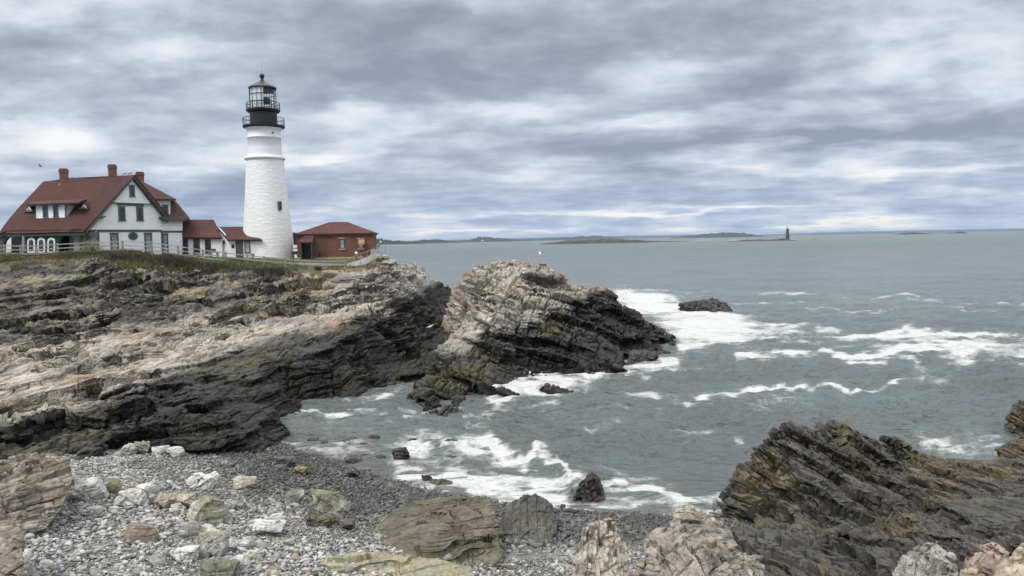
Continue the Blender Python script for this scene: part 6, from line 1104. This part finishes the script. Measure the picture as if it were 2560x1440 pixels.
def build_grass():
    rng = np.random.default_rng(9); n = 150000; x = rng.uniform(-70, -15, n); y = rng.uniform(82.3, 93.5, n); z = on_head(x, y); p = np.stack([x, y, z], 1); nz_ = fbm(p/2.4, 4, 301); pxx = 1280+x/y*FPX
    front = y+fbm(p/2.5, 3, 77)*1.4-(pxx > 640)*1.2-.9*np.exp(-((pxx-330)/110)**2)*-1.2; keep = (front > 83.6) & (z > 6.5) & ~((pxx > 745) & (rng.random(n) > .13)) & (rng.random(n) < np.clip(.75+nz_, .1, 1)); p, nz_, pxx = p[keep], nz_[keep], pxx[keep]; n = len(p); r = rng.random(n)
    g = np.array([(.150, .165, .062)]); br = np.array([(.185, .155, .095)]); dk = np.array([(.075, .075, .045)]); st = np.array([(.34, .28, .17)]); t = sstep(-.35, .35, nz_+.4*fbm(p/.9, 2, 302)+.25*(pxx > 480))[:, None]; c = br*(1-t)+g*t; c = np.where((r > .86)[:, None], st, c); c = np.where((r < .22)[:, None], dk, c); c = c*(.75+.5*rng.random((n, 1)))
    H = (.20+.30*rng.random(n))*(1+.8*np.clip(nz_, -.4, .6)); H *= np.where(p[:, 1] > 89.5, .35, 1); p[:, 2] -= .10; blades("clifftop_grass", p, H, .018+.02*rng.random(n), c, .35, "rough green and brown grass along the clifftop under the fence", seed=1)
    # leafless scrub
    q = []
    for cx, cy, sx, sy, m in ((-38.5, 85.2, 3.2, 1.2, 5500), (-41.5, 85.8, 2.2, 1.2, 3200), (-36, 84.2, 2, .9, 3200), (-32, 85, 2.6, .8, 2200), (-58, 76.6, 4.6, 1.4, 4200), (-53, 76.2, 2.4, 1.0, 2500), (-28, 84.3, 2.0, .6, 1500), (-25.5, 84.0, 1.4, .5, 900), (-60, 88, 4, 1.2, 1800), (-48, 87, 3, 1, 1500)): q.append(np.stack([rng.normal(cx, sx*.55, m), rng.normal(cy, sy*.55, m)], 1))
    q = np.concatenate(q); z = on_head(q[:, 0], q[:, 1]); p = np.concatenate([q, z[:, None]-.1], 1); n = len(p); H = (.35+.65*rng.random(n))*.9; c = np.array([(.12, .092, .074)])*(.6+.9*rng.random((n, 1))); gg = rng.random(n) > .72; c[gg] = np.array([.055, .06, .028]); blades("scrub", p, H, .012+.012*rng.random(n), c, .55, "brown leafless scrub growing over the edge of the cliff", cat="scrub", seed=2)
    n = 5000; x = rng.uniform(-23, -17.5, n); y = rng.uniform(77, 84, n); z = on_head(x, y); p = np.stack([x, y, z-.05], 1); keep = fbm(p/1.3, 3, 307)+.9*np.exp(-((x-(-20.6+.30*(y-79.5)))/.9)**2) > .75; p = p[keep]; n = len(p); r = rng.random((n, 1)); c = np.where(r > .55, C(.20, .14, .09), C(.10, .11, .045))*(.7+.6*rng.random((n, 1))); blades("gully_grass", p, .2+.3*rng.random(n), .02+.015*rng.random(n), c, .4, "buff and green grass tufts in the gully below the brick building", seed=3)
build_grass()
def shrub(px, py, d, w, h, label, col, n, seed):
    b = P(px, py, d); b[2] = max(float(on_head(b[0:1], b[1:2])[0])-.1, b[2]-.6) if True else b[2]; rng = np.random.default_rng(seed); root = empty("shrub", b, label, "shrub", "shrubs along the clifftop"); mb = MB()
    tips = []
    for i in range(14):
        a = rng.uniform(0, 6.28); r = rng.uniform(.1, .5)*w; t = b+C(r*math.cos(a), r*math.sin(a)*.7, h*rng.uniform(.6, 1.0)); mb.bar(b+C(rng.normal(0, .08), rng.normal(0, .08), -.1), t, .025, 4, .008); tips.append(t)
        for _ in range(3): u = lerp(b, t, rng.uniform(.3, .8)); mb.bar(u, u+C(rng.normal(0, .25)*w*.6, rng.normal(0, .25)*w*.6, rng.uniform(.15, .4)*h), .012, 3, .005)
    mb.build("stem", plain("shrub_twig", (.085, .068, .05), .85, .2, 6), root)
    v = rng.normal(0, 1, (n, 3)); v /= np.linalg.norm(v, axis=1, keepdims=True); rr = rng.random(n)[:, None]**.45; q = v*rr*C(w*.5, w*.4, h*.45)*(1+.35*fbm(v*1.7+seed, 2, seed)[:, None])+C(0, 0, h*.55); s = rng.uniform(.03, .075, n); a, c2 = rng.normal(0, 1, (n, 3)), rng.normal(0, 1, (n, 3)); a /= np.linalg.norm(a, axis=1, keepdims=True); c2 /= np.linalg.norm(c2, axis=1, keepdims=True)
    V = np.stack([q-a*s[:, None], q+c2*s[:, None]*.5, q+a*s[:, None], q-c2*s[:, None]*.5], 1).reshape(-1, 3); F = (np.arange(n)*4)[:, None]+np.arange(4)[None]; cc = np.array([col])*(.6+.8*rng.random((n, 1))); o = mesh_obj("foliage", V, F, GRASSM, np.repeat(np.concatenate([cc, np.ones((n, 1))], 1), 4, 0)); o.parent = root
shrub(232, 640, 86.5, 2.6, 1.9, "pale yellowish leafless shrub rising through the fence in front of the house corner", (.30, .27, .17), 1500, 1)
shrub(170, 650, 86.0, 3.4, .9, "low brown shrub under the fence left of the pale one", (.13, .10, .075), 1700, 2)
shrub(290, 650, 85.6, 3.2, 1.1, "dark brown shrub right of the pale one on the cliff edge", (.115, .092, .07), 1700, 3)
shrub(400, 645, 85.8, 2.8, 1.0, "green-tinged shrub under the fence corner by the house", (.11, .12, .055), 1500, 4)
shrub(20, 655, 85.5, 4.2, .9, "wide green shrub at the left edge below the fence", (.11, .125, .06), 1800, 5)
shrub(470, 662, 85.5, 2.2, .9, "dark green shrub below the fence in front of the annex", (.08, .095, .048), 1300, 6)
shrub(795, 672, 86.6, 1.1, .5, "small dark bush at the foot of the retaining wall", (.05, .052, .03), 500, 7)

# ------------------------------------------------------------------ spray thrown up at the tip of the stack
def build_spray():
    rng = np.random.default_rng(4); v0, f0 = ico(1); pos, rad = [], []
    for cx, cy, n, w, h, d in ((1560, 748, 90, 14, 22, 88), (1672, 838, 70, 12, 12, 83.5), (1320, 945, 120, 9, 14, 63)):
        for i in range(n):
            t = rng.random(); p = P(cx+rng.normal(0, w*.6), cy-abs(rng.normal(0, h*.55)), d+rng.normal(0, 1.2)); pos.append(p); rad.append(rng.uniform(.02, .05)*(1 if rng.random() < .9 else 1.7))
    pos, rad = np.array(pos), np.array(rad); V = (v0[None]*rad[:, None, None]*C(1, 1, 1.3)+pos[:, None]).reshape(-1, 3); F = (f0[None]+(np.arange(len(pos))*len(v0))[:, None, None]).reshape(-1, 3); tag(mesh_obj("spray", V, F, plain("white_spray", (.8, .81, .82), .6, .03, 1), flat=False), "white spray thrown up where waves hit the tip of the stack", "spray", kind='stuff')
build_spray()

# ------------------------------------------------------------------ sea air between here and the far shores
def build_haze():
    m = bpy.data.materials.new("sea_haze"); m.use_nodes = True; nt = m.node_tree; nt.nodes.clear(); o = nt.nodes.new('ShaderNodeOutputMaterial'); v = nt.nodes.new('ShaderNodeVolumePrincipled')
    v.inputs['Color'].default_value = (.66, .80, 1.0, 1); v.inputs['Density'].default_value = 4e-5; v.inputs['Anisotropy'].default_value = 0.0; nt.links.new(v.outputs[0], o.inputs['Volume'])
    mb = MB(); mb.hexa([C(-34000, -120, -3.2), C(34000, -120, -3.2), C(34000, 41000, -3.2), C(-34000, 41000, -3.2)], [C(-34000, -120, 85), C(34000, -120, 85), C(34000, 41000, 85), C(-34000, 41000, 85)])
    tag(mb.build("haze", m), "thin bluish sea haze that pales the far shores", "haze", kind='stuff')
build_haze()
